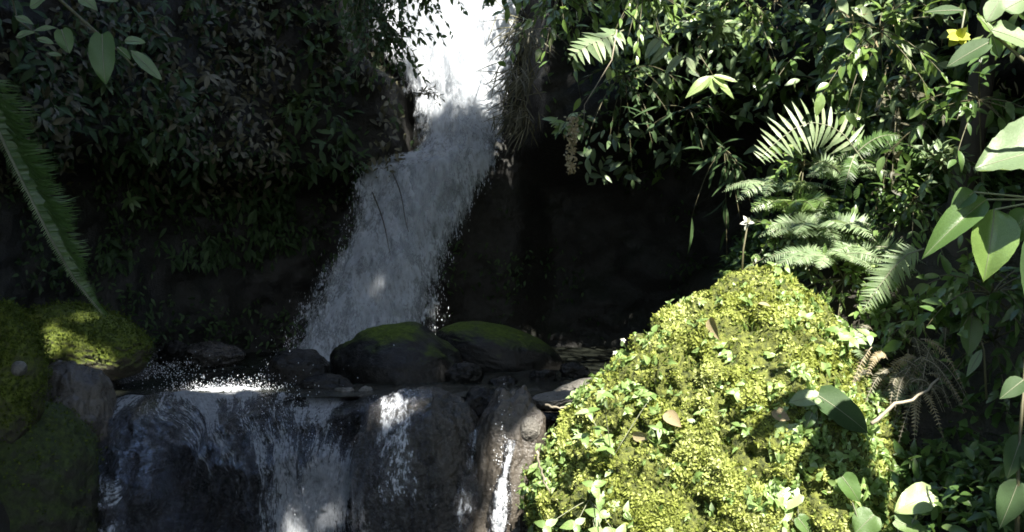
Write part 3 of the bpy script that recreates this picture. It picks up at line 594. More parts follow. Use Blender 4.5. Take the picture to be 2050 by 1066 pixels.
# silhouetted sprays in front of the falls
GS = 'leafy sprays hanging before the upper waterfall'
for x, y, n_, L, dv, lab in [(800, -70, 24, .62, (-.3, -.1, -.5), 'dark leafy spray hanging before the upper left waterfall, longest one'), (880, -60, 12, .34, (-.1, -.1, -.5), 'short dark spray hanging before the middle of the waterfall top'),
                        (725, -20, 22, .5, (.25, -.2, -.5), 'dark spray at the left rim of the waterfall top'), (770, 40, 18, .42, (.2, -.2, -.7), 'thin dark spray reaching down to the shoulder rock'), (985, -45, 9, .22, (0, -.1, -.5), 'green tuft hanging before the right waterfall top')]:
    shrub(x, y, lab, n_, L, 'leaf_dark' if x < 900 else 'leaf_mid', d=7.4, leaf=.05, lw=.5, per=22, hang=.25, dirv=dv, spread=.75, group=GS, shape='small', name='hanging_spray', cat='branch')
shrub(850, 190, 'small tuft on the shoulder rock at the left edge of the waterfall', 10, .14, 'leaf_olive', d=7.8, leaf=.04, lw=.3, per=8, hang=.6, spread=1.2)
# grassy tassels right of the falls
for x, y, L, mt, lab in [(1045, 95, .35, 'leaf_olive', 'brown grassy tuft on the right rim of the upper waterfall'), (1035, 175, .3, 'leaf_olive', 'lower straw coloured tuft on the right rim of the waterfall'), (1030, 260, .22, 'leaf_olive', 'small hanging tuft where the waterfall narrows, right side')]:
    bs, _ = P(x+10, y-30, 7.75), 0
    r = root('grass_tuft', tuple(bs), lab, 'grass tuft', 'grass tufts on the right rim'); b = MB(); m = 90
    dd = norm(rng.normal(0, .35, (m, 3))+[-.25, -.4, -.55]); b.leaves(bs+rng.normal(0, .06, (m, 3)), dd, np.array([0, -1, .3]), rng.uniform(.5, 1, m)*L, .008, 'strap', .25); b.build('blades', M[mt], r)
for x0, y0, x1, y1, lab in [(785, 345, 822, 465, 'shorter thin root hanging in front of the shaded waterfall'), (745, 385, 795, 545, 'longer thin root hanging in front of the shaded waterfall'), ]:
    b = MB(); t = np.linspace(0, 1, 12); c = np.stack([P(x0+(x1-x0)*a+4*math.sin(a*5), y0+(y1-y0)*a, 7.55) for a in t]); b.tube(c, .005, .003, 5); tag(b.build('hanging_root', M['bark']), lab, 'root', 'roots before the waterfall')

# --- right: sunny plants, named one by one
shrub(1120, -10, 'bright yellow green leafy bush just right of the waterfall top', 22, .42, 'leaf_bright', d=6.6, leaf=.085, lw=.36, per=9, hang=.5, dirv=(.0, -.3, -.1), spread=1.4)
shrub(1290, -20, 'bright shrub with slender leaves at the top centre right', 18, .4, 'leaf_bright', d=6.3, leaf=.08, lw=.3, per=9, hang=.5, dirv=(0, -.3, -.1), spread=1.5)
shrub(1480, -10, 'sunny bush of small leaves above the arched fern frond', 20, .45, 'leaf_bright', d=5.9, leaf=.06, lw=.4, per=10, hang=.5, dirv=(0, -.3, .0), spread=1.6)
r = root('fern', tuple(P(1245, 45, 6.2)), 'small fern with pale ladder like pinnae right of the waterfall', 'fern'); frond(r, [P(1250, 60, 6.2), P(1215, 75, 6.15), P(1175, 92, 6.1), P(1140, 118, 6.1)], .15, 11, 'leaf_pale', w=.25, sweep=.2, rnd0=.7)
r = root('lance_leaf_plant', tuple(P(1260, 60, 5.6)), 'plant with three pale lance leaves in a row, lit, left of the star shaped leaf', 'plant')
b = MB(); b.tube(np.array([P(1250, 20, 5.6), P(1300, 65, 5.6), P(1360, 110, 5.6), P(1400, 150, 5.6)]), .004, .002, 5); b.build('stem', M['stem'], r)
for bp, tp, w_ in [((1325, 75), (1290, 120), 24), ((1345, 92), (1300, 132), 20), ((1365, 110), (1330, 152), 18), ((1375, 115), (1392, 150), 16)]: bigleaf(r, bp, tp, 5.6, w_, 'lance', 'leaf_pale', rnd=.9)
r = root('lance_leaf_plant', tuple(P(1420, 130, 5.5)), 'plant with a bright star shaped spread of pointed leaves above the arched fern', 'plant')
b = MB(); b.tube(np.array([P(1400, 110, 5.5), P(1430, 155, 5.5)]), .004, .002, 5); b.build('stem', M['stem'], r)
for tp, w_ in [((1372, 198), 24), ((1400, 186), 18), ((1432, 190), 22), ((1458, 180), 22), ((1470, 200), 16), ((1478, 165), 14)]: bigleaf(r, (1425, 152), tp, 5.5, w_, 'lance', 'leaf_bright', rnd=.9)
# the arched frond
r = root('fern', tuple(P(1712, 310, 5.0)), 'fern with one brightly lit arched frond against the dark, the most striking fern', 'fern')
ca = [P(x, y, 5.0-.01*i) for i, (x, y) in enumerate([(1745, 345), (1712, 300), (1690, 270), (1660, 252), (1625, 245), (1590, 258), (1560, 280), (1535, 302), (1522, 318)])]
tc = np.linspace(0, 1, 30); ca = np.array(ca); ca = np.stack([np.interp(tc, np.linspace(0, 1, 9), ca[:, i]) for i in range(3)], 1)
frond(r, ca, .125, 21, 'leaf_pale', w=.145, rw=.003, sweep=.1, hang=-.12, rnd0=.85, face=(0, -1, .25), prof_=lambda s: np.clip(.35+1.2*np.sin(np.pi*np.clip(s*.9, 0, 1)), .2, 1)*(1-.55*S((s-.6)/.4)))
frond(r, arc(P(1712, 310, 5.0), (.5, -.2, .6), .3, .5), .06, 20, 'leaf_mid'); frond(r, arc(P(1712, 310, 5.0), (-.3, -.5, -.3), .25, .4), .05, 20, 'leaf_mid')
GF = 'ferns on the sunny right bank'
fern(1640, 470, 'dense bright fern clump standing on top of the mossy boulder', 22, .36, 'leaf_pale', d=4.95, group=GF, plen=.075, up=.7, npin=28)
fern(1590, 430, 'yellowish fern leaning left behind the bright fern clump', 13, .34, 'leaf_bright', d=5.2, group=GF, plen=.06, up=1.0, npin=26)
fern(1690, 360, 'upright fine-leaved fern below the arched frond', 11, .30, 'leaf_pale', d=5.1, group=GF, plen=.05, up=.9, npin=26)
fern(1720, 500, 'spreading fern with long tips at the right of the bright fern clump', 10, .32, 'leaf_pale', d=4.8, group=GF, plen=.06, up=.35, npin=26, lean=(.2, -.4, 0))
fern(1770, 300, 'shaded fern under the hanging brown foliage', 7, .32, 'leaf_mid', d=5.3, group=GF, plen=.07, up=.4, npin=22)
shrub(1380, 220, 'dark plant with long arched leaves above the cave mouth', 9, .3, 'leaf_dark', d=6.3, leaf=.17, lw=.16, per=5, hang=.5, spread=1.3, dirv=(0, -.3, .1))  # leaf_dark stands in for shade on this plant and the next
shrub(1450, 300, 'drooping dark plant with long narrow leaves at the right lip of the cave', 9, .3, 'leaf_dark', d=6.1, leaf=.18, lw=.13, per=5, hang=.9, spread=1.2, dirv=(0, -.3, -.2))
r = root('fern', tuple(P(1850, 500, 4.2)), 'fern with one comb like frond hanging left of the folded broad leaves', 'fern', GF)
cc = np.array([P(x, y, 4.2) for x, y in [(1850, 498), (1815, 510), (1785, 540), (1755, 580), (1725, 625)]]); cc = np.stack([np.interp(tc, np.linspace(0, 1, 5), cc[:, i]) for i in range(3)], 1)
frond(r, cc, .085, 26, 'leaf_pale', w=.13, sweep=.3, hang=.3, rnd0=.6, face=(0, -1, .3))
fern(1700, 700, 'pale fern on the right shoulder of the mossy boulder', 7, .22, 'leaf_pale', d=4.45, plen=.05, up=.5, npin=20, group=GF)
fern(1760, 790, 'grey green fern curling beside the dead fern tangle', 7, .24, 'leaf_pale', d=4.3, plen=.05, up=.6, npin=22, group=GF, lean=(-.2, -.3, 0))
shrub(1760, 60, 'shrub with bright pointed leaves at the upper right, left of the pale broad leaves', 16, .4, 'leaf_bright', d=5.0, leaf=.09, lw=.4, per=7, hang=.5, spread=1.5, dirv=(0, -.3, .0))
shrub(1800, 200, 'straggly bush with yellowish hanging foliage', 14, .4, 'leaf_olive', d=5.2, leaf=.06, lw=.35, per=10, hang=.9, spread=1.2, dirv=(0, -.3, -.2))
shrub(1640, 90, 'glossy dark shrub between the small-leaved and the pointed-leaved bushes', 14, .4, 'leaf_mid', d=5.7, leaf=.09, lw=.4, per=7, hang=.5, spread=1.5, dirv=(0, -.3, .0))
shrub(1830, 400, 'small bush with one yellow green leaf behind the folded leaves', 12, .3, 'leaf_bright', d=4.9, leaf=.06, lw=.35, per=9, hang=.5, spread=1.3, dirv=(0, -.3, .2))
shrub(1960, 200, 'dark bush behind the large pale leaf', 14, .4, 'leaf_mid', d=4.4, leaf=.08, lw=.4, per=9, hang=.6, spread=1.4, dirv=(0, -.1, 0))
shrub(1250, 150, 'shaded bush on the rock right of the waterfall', 16, .4, 'leaf_dark', d=6.8, leaf=.07, lw=.35, per=10, hang=.7, spread=1.4, dirv=(0, -.3, -.1))
shrub(1745, 660, 'leafy bush filling the gap between the boulder shoulder and the dead fern', 14, .2, 'leaf_bright', d=4.5, leaf=.05, lw=.45, per=8, hang=.5, spread=1.4, dirv=(0, -.2, .4))
shrub(1990, 680, 'dim bush with glinting leaves at the right edge, right of the oval leaf', 14, .35, 'leaf_mid', d=4.3, leaf=.08, lw=.4, per=8, hang=.6, spread=1.4, dirv=(-.2, -.3, .2))
shrub(1860, 960, 'dim bush in the dark lower right, above the single bright heart leaf', 14, .3, 'leaf_mid', d=4.1, leaf=.07, lw=.45, per=8, hang=.5, spread=1.4, dirv=(0, -.3, .4))
shrub(1990, 1060, 'dim bush in the bottom right corner', 14, .3, 'leaf_mid', d=3.7, leaf=.08, lw=.45, per=8, hang=.5, spread=1.4, dirv=(0, -.3, .4))
shrub(1730, 960, 'small leaved plant in the shade of the boulder, right side', 12, .22, 'leaf_mid', d=4.1, leaf=.05, lw=.5, per=9, hang=.5, spread=1.3, dirv=(0, -.3, .4))
shrub(1560, 470, 'small bright bush on the boulder crest behind the flower stalk', 14, .2, 'leaf_bright', d=5.0, leaf=.045, lw=.45, per=9, hang=.5, spread=1.4, dirv=(0, -.2, .4))
shrub(1800, 560, 'mid green bush behind the comb like frond', 14, .3, 'leaf_mid', d=4.9, leaf=.07, lw=.42, per=9, hang=.5, spread=1.4, dirv=(0, -.2, .3))
shrub(1985, 590, 'glossy dim bush under the folded leaves at the right edge', 14, .35, 'leaf_mid', d=4.0, leaf=.08, lw=.4, per=8, hang=.6, spread=1.5, dirv=(-.1, -.3, .2))
for x, y, d_, n_, mt, lf_, lab in [(1600, 510, 4.9, 16, 'leaf_pale', .045, 'pale small-leaved bush in front of the bright fern clump'), (1690, 560, 4.7, 16, 'leaf_bright', .05, 'bright bush on the boulder right of its crest'), (1830, 640, 4.4, 14, 'leaf_bright', .055, 'leafy bush above the dead fern tangle'),
                               (1940, 560, 4.3, 14, 'leaf_bright', .07, 'bush of shiny leaves between the trunk and the right edge'), (1880, 330, 4.7, 16, 'leaf_pale', .06, 'pale leaved bush left of the huge pale leaf'), (1610, 330, 5.3, 14, 'leaf_bright', .06, 'bright bush under the arched fern frond'), (1420, 60, 5.8, 16, 'leaf_pale', .08, 'pale long-leaved bush above the star shaped leaves')]:
    shrub(x, y, lab, n_, .22, mt, d=d_, leaf=lf_, lw=.42, per=9, hang=.5, spread=1.5, dirv=(0, -.3, .3))
fern(1660, 520, 'pale fern fanning out over the crest of the mossy boulder', 14, .3, 'leaf_pale', d=4.7, group=GF, plen=.055, up=.5, npin=26)
fern(1560, 380, 'pale fern at the left end of the sunny bank beside the cave', 11, .3, 'leaf_pale', d=5.3, group=GF, plen=.055, up=.5, npin=26)
# dangling twig and seed spike
r = root('hanging_twig', tuple(P(1230, 60, 6.0)), 'thin pale twig with a dangling brown seed spike, right of the waterfall', 'twig')
b = MB(); b.tube(np.array([P(1235, 60, 6), P(1225, 120, 6), P(1195, 170, 6), P(1170, 210, 6), P(1168, 280, 6)]), .004, .002, 5); b.build('stem', M['wood_pale'], r)
b = MB(); b.tube(np.array([P(1165, 228, 6), P(1148, 240, 6), P(1144, 300, 6), P(1142, 345, 6)]), .003, .002, 5); m = 230; yy = rng.uniform(235, 345, m); cx_ = 1148+np.interp(yy, [235, 345], [0, -6]); b.leaves(np.array([P(c_+rng.normal(0, 6), y_, 6.0+rng.normal(0, .02)) for c_, y_ in zip(cx_, yy)]), norm(rng.normal(0, .7, (m, 3))+[0, -.3, -.5]), np.array([0, -1, .3]), .022, .012, 'small', .2); b.build('seed_spike', M['leaf_dry'], r)
# thin flower stalk on the boulder crest
r = root('flower_stalk', tuple(P(1485, 552, 4.6)), 'single thin stalk with a tiny whitish flower on the crest of the mossy boulder', 'flower')
b = MB(); b.tube(np.array([P(1485, 556, 4.6), P(1488, 500, 4.6), P(1497, 448, 4.6)]), .006, .003, 5); b.build('stem', M['stem'], r)
b = MB(); b.leaves(np.repeat(P(1497, 446, 4.6)[None], 7, 0), norm(rng.normal(0, .6, (7, 3))+[0, -.4, .3]), np.array([0, -1, .4]), .035, .018, 'small', .1); b.build('flower', M['petal_white'], r)
# broad leaves top right
r = root('broadleaf_plant', tuple(P(2080, 130, 3.0)), 'plant with broad pale leaves in the upper right corner', 'plant')
b = MB(); b.tube(np.array([P(2120, 260, 3.1), P(2060, 130, 3.0), P(1990, 70, 3.0)]), .008, .004, 6); b.build('stem', M['stem'], r)
for bp, tp, w_, mt, sh in [((1985, 60), (2075, 95), 70, 'leaf_pale', 'ovate'), ((1975, 45), (2010, -15), 40, 'leaf_pale', 'lance'), ((1932, 22), (1848, 26), 26, 'leaf_dark', 'lance'), ((1985, 65), (1955, 30), 26, 'leaf_bright', 'lance'), ((1985, 70), (2000, 118), 30, 'leaf_mid', 'lance'), ((2010, 20), (2070, -10), 60, 'leaf_pale', 'ovate'), ((1990, 80), (1895, 135), 46, 'leaf_dark', 'lance')]:
    bigleaf(r, bp, tp, 3.0, w_, sh, mt, droop=.12, rnd=.6)
r = root('yellow_flower', tuple(P(1930, 40, 3.2)), 'small yellow green flower hanging below the upper right leaves', 'flower')
b = MB(); b.tube(np.array([P(1932, 20, 3.2), P(1926, 55, 3.2), P(1918, 78, 3.2)]), .003, .002, 5); b.build('stem', M['stem_pale'], r)
b = MB(); b.leaves(np.repeat(P(1918, 74, 3.2)[None], 8, 0), norm(rng.normal(0, .55, (8, 3))+[0, -.3, -.3]), np.array([0, -1, .4]), .038, .03, 'ovate', .1); b.build('petals', M['petal_yellow'], r)
# large pale leaf and folded leaves on the right edge
r = root('broadleaf_plant', tuple(P(2140, 420, 3.2)), 'plant with a huge pale leaf cut by the right edge, folded leaves below', 'plant')
b = MB(); b.tube(np.array([P(2160, 900, 3.5), P(2130, 600, 3.3), P(2090, 400, 3.2)]), .014, .007, 7); b.build('stem', M['stem'], r)
bigleaf(r, (2140, 290), (1952, 338), 3.15, 170, 'ovate', 'leaf_pale', nrm=(0, -.7, .7), droop=.1, rnd=.1, fold=.22, label='huge pale bright leaf')
for bp, tp, w_, mt, dr in [((1975, 400), (1845, 520), 62, 'leaf_mid', .25), ((1990, 420), (1968, 565), 95, 'leaf_bright', .15), ((2060, 420), (2015, 500), 60, 'leaf_mid', .2), ((1950, 385), (1900, 430), 40, 'leaf_mid', .3), ((2080, 450), (2060, 640), 80, 'leaf_dark', .1)]:
    bigleaf(r, bp, tp, 3.25, w_, 'ovate', mt, droop=dr*1.6, fold=.6, rnd=.6, petiole=[(2100, 400, 3.25)], pr=.004)
r = root('broadleaf_plant', tuple(P(2030, 1080, 3.3)), 'shaded plant with blue green leaves at the lower right edge', 'plant')
b = MB(); b.tube(np.array([P(2035, 1120, 3.3), P(2040, 900, 3.3), P(2055, 700, 3.3)]), .008, .004, 6); b.build('stem', M['stem'], r)
for bp, tp, w_ in [((2045, 870), (2015, 960), 50), ((2050, 760), (2000, 800), 40), ((2040, 960), (2000, 1060), 60), ((2050, 900), (2090, 980), 60)]: bigleaf(r, bp, tp, 3.3, w_, 'ovate', 'leaf_dark', rnd=.6)
# oval leaf in the shade, dead fern, trunk
r = root('broadleaf_plant', tuple(P(1960, 760, 4.1)), 'shaded plant with one olive oval leaf right of the dark trunk', 'plant')
b = MB(); b.tube(np.array([P(1975, 800, 4.1), P(1970, 700, 4.1), P(1945, 630, 4.1)]), .005, .003, 5); b.build('stem', M['stem'], r)
bigleaf(r, (1945, 632), (1938, 715), 4.1, 48, 'ovate', 'leaf_mid', rnd=.9); bigleaf(r, (1965, 700), (1935, 755), 4.1, 20, 'lance', 'leaf_pale', rnd=.6); bigleaf(r, (1970, 610), (2010, 625), 4.1, 22, 'lance', 'leaf_mid', rnd=.6)
r = root('tree', tuple(P(1890, 900, 4.6)), 'dark tree trunk in the shade under the folded broad leaves', 'tree')
b = MB(); c = np.array([P(1880, 960, 4.6), P(1892, 800, 4.65), P(1900, 650, 4.7), P(1915, 480, 4.8), P(1950, 250, 4.95), P(1990, 0, 5.1), P(2020, -400, 5.4)]); c = np.stack([np.interp(np.linspace(0, 1, 40), np.linspace(0, 1, 7), c[:, i]) for i in range(3)], 1); b.tube(c, .075, .05, 14); 
vv_ = b.v[0]; b.v[0] = vv_+norm(rng.normal(0, 1, vv_.shape))*0+(.012*fbm(vv_*14, 201, 3))[:, None]; b.build('trunk', M['bark'], r)
b = MB(); m = 900; cc_ = P(2020, -420, 5.4)+rng.normal(0, .45, (m, 3)); b.leaves(cc_, norm(rng.normal(0, 1, (m, 3))+[0, 0, -.3]), norm(rng.normal(0, .5, (m, 3))+[0, 0, 1]), .1, .045, 'small', .3); b.build('crown', M['leaf_mid'], r)
r = root('dead_fern', tuple(P(1850, 800, 4.25)), 'dry brown tangle of dead fern fronds right of the mossy boulder', 'dead fern')
for i in range(34):
    bs = P(1825+rng.normal(0, 35), 790-rng.uniform(0, 130), 4.2+rng.normal(0, .06)); frond(r, arc(bs, (rng.normal(0, .7), rng.normal(-.2, .4), rng.normal(.15, .4)), .16, 1.3), .022, 20, 'leaf_dry' if i % 3 == 0 else 'leaf_olive', w=.16, rw=.002, rnd0=rng.uniform(.2, .8), stem='wood_pale')
# sticks
for pl_, r0, lab in [([(1600, 950), (1622, 990), (1650, 1015), (1668, 1050)], .010, 'pale broken stick low on the right side of the mossy boulder'), ([(1745, 850), (1790, 810), (1830, 800), (1880, 760)], .008, 'curved tan root under the dead fern tangle'),
                 ([(1090, 810), (1130, 818), (1160, 806)], .006, 'short tan twig on the flat stone'), ([(1075, 900), (1082, 945), (1100, 985)], .006, 'short whitish twig on the left foot of the mossy boulder'), ([(1880, 980), (1930, 950), (1960, 905)], .005, 'thin twig in the dark lower right corner')]:
    b = MB(); pp = np.array([P(x, y, {1090: 4.95, 1075: 4.3}.get(pl_[0][0], 3.98)+.02*i) for i, (x, y) in enumerate(pl_)]); pp = np.stack([np.interp(np.linspace(0, 1, 12), np.linspace(0, 1, len(pp)), pp[:, i]) for i in range(3)], 1)+rng.normal(0, .003, (12, 3))
    b.tube(pp, r0, r0*.5, 7); tag(b.build('stick', M['wood_pale']), lab, 'stick')
# --- plants on the mossy boulder
def leafplant(label, base, lst, mat='leaf_bright', sh='heart', d=3.95, droop=.15):
    r = root('heart_leaf_plant', tuple(P(*base, d+.05)), label, 'plant', 'broad leaved plants on the mossy boulder')
    for bp, tp, w_, mt, rn in lst: bigleaf(r, bp, tp, d, w_, sh, mt or mat, rnd=rn, droop=droop, petiole=[(base[0], base[1], d+.05), ((base[0]+bp[0])/2, (base[1]+bp[1])/2-6, d)], pr=.0028)
leafplant('seedling with one lit round leaf and one large leaf in shade colour on the mossy boulder', (1640, 880), [((1632, 796), (1578, 806), 40, 'leaf_pale', .9), ((1650, 800), (1738, 868), 74, 'leaf_dark', .5), ((1625, 830), (1612, 860), 26, 'leaf_mid', .4)])  # leaf_dark puts the shade of the leaf facing away into colour
leafplant('plant with a long hanging heart leaf in the middle right of the mossy boulder', (1590, 860), [((1578, 860), (1552, 948), 62, 'leaf_bright', .9), ((1600, 870), (1640, 900), 36, 'leaf_mid', .5)])
leafplant('plant with two bright heart leaves at the bottom of the mossy boulder', (1600, 1070), [((1595, 992), (1540, 1020), 44, 'leaf_bright', 1.0), ((1570, 1020), (1510, 1066), 50, 'leaf_bright', .95), ((1600, 1040), (1625, 1075), 34, 'leaf_mid', .8)], d=3.85)
leafplant('plant with a single bright heart shaped leaf standing in the dark lower right', (1795, 1110), [((1858, 992), (1790, 1026), 62, 'leaf_bright', 1.0), ((1800, 1045), (1862, 1075), 40, 'leaf_mid', .9)], d=3.7)
leafplant('dim rounded leaves between the two bright leaved plants at the bottom right', (1735, 1100), [((1745, 1035), (1710, 1070), 60, 'leaf_mid', .8), ((1690, 960), (1720, 1005), 48, 'leaf_mid', .7)], d=3.8)
leafplant('plant with pale leaves on the upper right slope of the mossy boulder', (1700, 760), [((1690, 690), (1652, 675), 26, 'leaf_pale', .9), ((1700, 690), (1722, 705), 30, 'leaf_pale', .9), ((1708, 730), (1700, 765), 26, 'leaf_pale', .8), ((1640, 650), (1610, 662), 20, 'leaf_pale', .7)], d=4.1, sh='ovate') if False else None
sprig(1180, 1000, 'bright leafy rosette near the bottom left of the mossy boulder', 3, .055, .6, 'herb_leaf', tree=T_m, tiers=9, down=.15, shape='ovate')
sprig(1225, 920, 'pale leaved herb above the bright rosette', 3, .05, .6, 'herb_leaf', tree=T_m, tiers=8, shape='ovate', down=.2)
sprig(1070, 1045, 'small curled bright fern tip at the bottom left corner of the mossy boulder', 7, .05, .4, 'leaf_bright', tree=T_m, tiers=1)
sprig(1690, 690, 'herb with pale rounded leaves on the right shoulder of the mossy boulder', 3, .05, .6, 'herb_leaf', d=4.3, tiers=6, shape='ovate', down=.1)
sprig(1245, 690, 'tiny white sprout sticking out of the left outline of the boulder, upper one', 5, .018, .5, 'petal_white', d=4.75, shape='small')
sprig(1230, 715, 'tiny white sprout sticking out of the left outline of the boulder, lower one', 5, .018, .5, 'petal_white', d=4.75, shape='small')
for x, y, x1, y1, w_, lab in [(1425, 640, 1448, 690, 34, 'dry pale fallen leaf high on the mossy boulder'), (1335, 830, 1375, 862, 34, 'dry pale fallen leaf in the middle of the mossy boulder'), (1545, 830, 1580, 850, 36, 'dry tan fallen leaf beside the lit round leaf'), (1515, 610, 1545, 622, 18, 'curled brown fallen leaf near the crest of the boulder'), (1270, 870, 1310, 885, 26, 'pale fallen leaf left of the middle of the boulder')]:
    h0, n0 = hitm(x, y); h1, n1 = hitm(x1, y1); b = MB(); b.leaves(h0+n0*.012, h1+n1*.02-h0-n0*.012, n0, np.linalg.norm(h1-h0)*.95, w_/F*3.4, 'ovate', -.15, rnd=rng.uniform(.3, .9), fold=.5); o = b.build('fallen_leaf', M['leaf_dry']); tag(o, lab, 'leaf', 'dry leaves on the mossy boulder')
# ground cover of small herbs over the boulder
b = MB(); dk = S((fbm(cen*4.5, 301, 3)+.1)/.4)*(.35+.65*S((-.35-cen[:, 2])/.3)); p0, n0 = mound_pts(3200, dk+.05)
for i in range(len(p0)):
    m = rng.integers(2, 6); a = rng.uniform(0, 6.28, m); e1 = norm(np.cross(n0[i], [.2, .1, 1])); e2 = np.cross(n0[i], e1); l = rng.uniform(.012, .030)*(1+.6*rng.random()**3)
    b.leaves(np.repeat((p0[i]+n0[i]*rng.uniform(.01, .035))[None], m, 0), norm(e1*np.cos(a)[:, None]+e2*np.sin(a)[:, None]+n0[i]*rng.uniform(-.1, .8, (m, 1))), norm(n0[i]+rng.normal(0, .45, (m, 3))), l*rng.uniform(.6, 1.3, m), l*rng.uniform(.45, .8, m), 'ovate', .4, rnd=np.clip(rng.normal(.6, .25, m), 0, 1))
tag(b.build('small_herbs', M['herb_leaf']), 'tiny bright herbs scattered through the moss of the big boulder', 'ground cover', kind='stuff')
# moss tufts on the two left boulders
for nm_, cnt in (('mossy_boulder.002', 7000), ('mossy_boulder.003', 7000), ('mossy_boulder.004', 2500)):
    o = bpy.data.objects.get(nm_)
    if not o: continue
    co = np.empty(len(o.data.vertices)*3); o.data.vertices.foreach_get('co', co); V = co.reshape(-1, 3)+np.array(o['_org']); nv = np.empty(len(V)*3); o.data.vertices.foreach_get('normal', nv) if False else o.data.vertex_normals.foreach_get('vector', nv); nv = nv.reshape(-1, 3)
    kk = np.where((nv[:, 2]+.5*fbm(V*5, 7, 3) > .05) & (nv[:, 1] < .4))[0]; i = rng.choice(kk, cnt); b = MB(); pts = V[i]+rng.normal(0, .012, (cnt, 3)); l = rng.uniform(.006, .016, cnt)
    b.leaves(pts, norm(nv[i]+rng.normal(0, .6, (cnt, 3))), nv[i], l, l*.6, 'small', .2); o2 = b.build('moss', M['moss_dark'], o); o2['kind'] = 'stuff'
    o2.parent = o; o2.location = (0, 0, 0)

# --- masses nobody could count
def cliff_leaves(name, n_, th0, th1, z0, z1, mat, L0, L1, w_, offmax, label, thr=0, seed=0, shape='small', sc_=2.2, down=.45, off0=0.0):
    th = rng.uniform(th0, th1, n_*3); z = rng.uniform(z0, z1, n_*3); p0 = cliffP(th, z); dn_ = fbm(p0*sc_, seed, 3); kk = np.where(dn_ > thr+rng.normal(0, .08, len(th)))[0][:n_]
    th, z, dn_ = th[kk], z[kk], dn_[kk]; off = off0+offmax*np.clip(dn_-thr, 0, .4)/.4*rng.random(len(kk))+.02; p0 = cliffP(th, z, off); m = len(kk)
    ra = np.radians(th); inn = np.stack([-np.sin(ra), -np.cos(ra), 0*ra], 1); d = norm(inn*.5+rng.normal(0, .6, (m, 3))+[0, 0, -down]); l = rng.uniform(L0, L1, m)
    b = MB(); b.leaves(p0, d, norm(inn+[0, 0, .7]+rng.normal(0, .4, (m, 3))), l, l*w_, shape, .25); return tag(b.build(name, M[mat]), label, 'foliage', kind='stuff')
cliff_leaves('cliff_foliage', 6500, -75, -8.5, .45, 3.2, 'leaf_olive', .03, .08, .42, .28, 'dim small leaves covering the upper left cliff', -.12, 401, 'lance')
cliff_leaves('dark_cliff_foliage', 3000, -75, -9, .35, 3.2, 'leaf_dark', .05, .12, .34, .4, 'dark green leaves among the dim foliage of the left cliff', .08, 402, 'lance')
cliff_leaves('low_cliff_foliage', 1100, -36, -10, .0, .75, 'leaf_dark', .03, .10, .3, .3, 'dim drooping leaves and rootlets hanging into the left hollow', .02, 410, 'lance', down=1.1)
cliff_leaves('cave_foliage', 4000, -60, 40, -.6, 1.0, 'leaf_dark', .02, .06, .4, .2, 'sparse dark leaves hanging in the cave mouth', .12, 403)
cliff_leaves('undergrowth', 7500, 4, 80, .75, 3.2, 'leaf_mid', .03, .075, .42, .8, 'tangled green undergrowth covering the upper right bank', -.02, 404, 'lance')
cliff_leaves('bright_undergrowth', 7000, 5, 80, .65, 3.2, 'leaf_bright', .04, .12, .40, 1.0, 'leaves coloured brighter as sunlit, scattered through the right undergrowth', .12, 405, 'lance', off0=.15)  # brighter leaf colour adds to the sunlit look
cliff_leaves('pale_undergrowth', 1800, 8, 80, .6, 3.2, 'leaf_pale', .06, .14, .36, 1.0, 'large leaves coloured pale as sun highlights in the right undergrowth', .05, 409, 'lance', off0=.35)  # pale leaf colour stands in for sun highlights
cliff_leaves('hanging_stems', 1000, 24, 80, .5, 2.6, 'leaf_dry', .03, .08, .16, .9, 'thin dry stalks and leaves caught in the right undergrowth', .08, 406, 'lance', down=.9, off0=.15)
# bank cover
m = 15000; x = rng.uniform(.9, 3.0, m); y = rng.uniform(3.2, 7.0, m); z = groundZ(x, y); dn_ = fbm(np.stack([x*2.5, y*2.5, 0*x], -1), 408, 3); kk = dn_ > -.1; x, y, z = x[kk], y[kk], z[kk]; m = len(x)
b = MB(); l = rng.uniform(.03, .08, m); b.leaves(np.stack([x, y, z+rng.uniform(0, .26, m)], 1), norm(rng.normal(0, .6, (m, 3))+[-.2, -.3, .3]), norm(rng.normal(0, .4, (m, 3))+[0, -.3, 1]), l, l*.42, 'lance', .35)
tag(b.build('bank_cover', M['leaf_mid']), 'low leafy plants covering the right bank behind the boulder', 'ground cover', kind='stuff')

# ------------------------------------------------------------------ unseen canopy added to block the sun, its gaps cut by the lit mask
E1 = norm(np.cross(SUN, [0, 0, 1.0])); E2 = np.cross(E1, SUN); E2 = E2 if E2[2] > 0 else -E2
def ab(p): p = np.asarray(p, float); return np.stack([p@E1, p@E2], -1)
CELL = .05; A0, B0, NA, NB = -8.0, -4.0, 320, 340
lit = np.zeros((NA, NB))
def mark(pts, rad, val=1.0):
    q = ab(pts); r = int(math.ceil(rad/CELL))
    for a, b_ in {(int((x-A0)/CELL), int((y-B0)/CELL)) for x, y in q}:
        a0, a1, b0, b1 = max(a-r, 0), min(a+r+1, NA), max(b_-r, 0), min(b_+r+1, NB)
        lit[a0:a1, b0:b1] = np.maximum(lit[a0:a1, b0:b1], val)
def grid_px(x0, x1, y0, y1, d, step=20): return np.array([P(x, y, d) for x in np.arange(x0, x1+1, step) for y in np.arange(y0, y1+1, step)])
mark(grid_px(790, 1060, -300, 100, 8.3), .06); mark(grid_px(845, 1040, 100, 245, 8.3), .06)
mark(mound_v[(mound_v[:, 2] > -1.3) & (mound_v[:, 0] < .95+.0*mound_v[:, 2]) & (mound_v[:, 1] < 4.9)][::7], .06)
for dd in np.arange(3.0, 6.9, .3): mark(grid_px(1500 if dd > 4 else 1750, 2100, -50, 420 if dd > 4 else 560, dd, 25), .05)
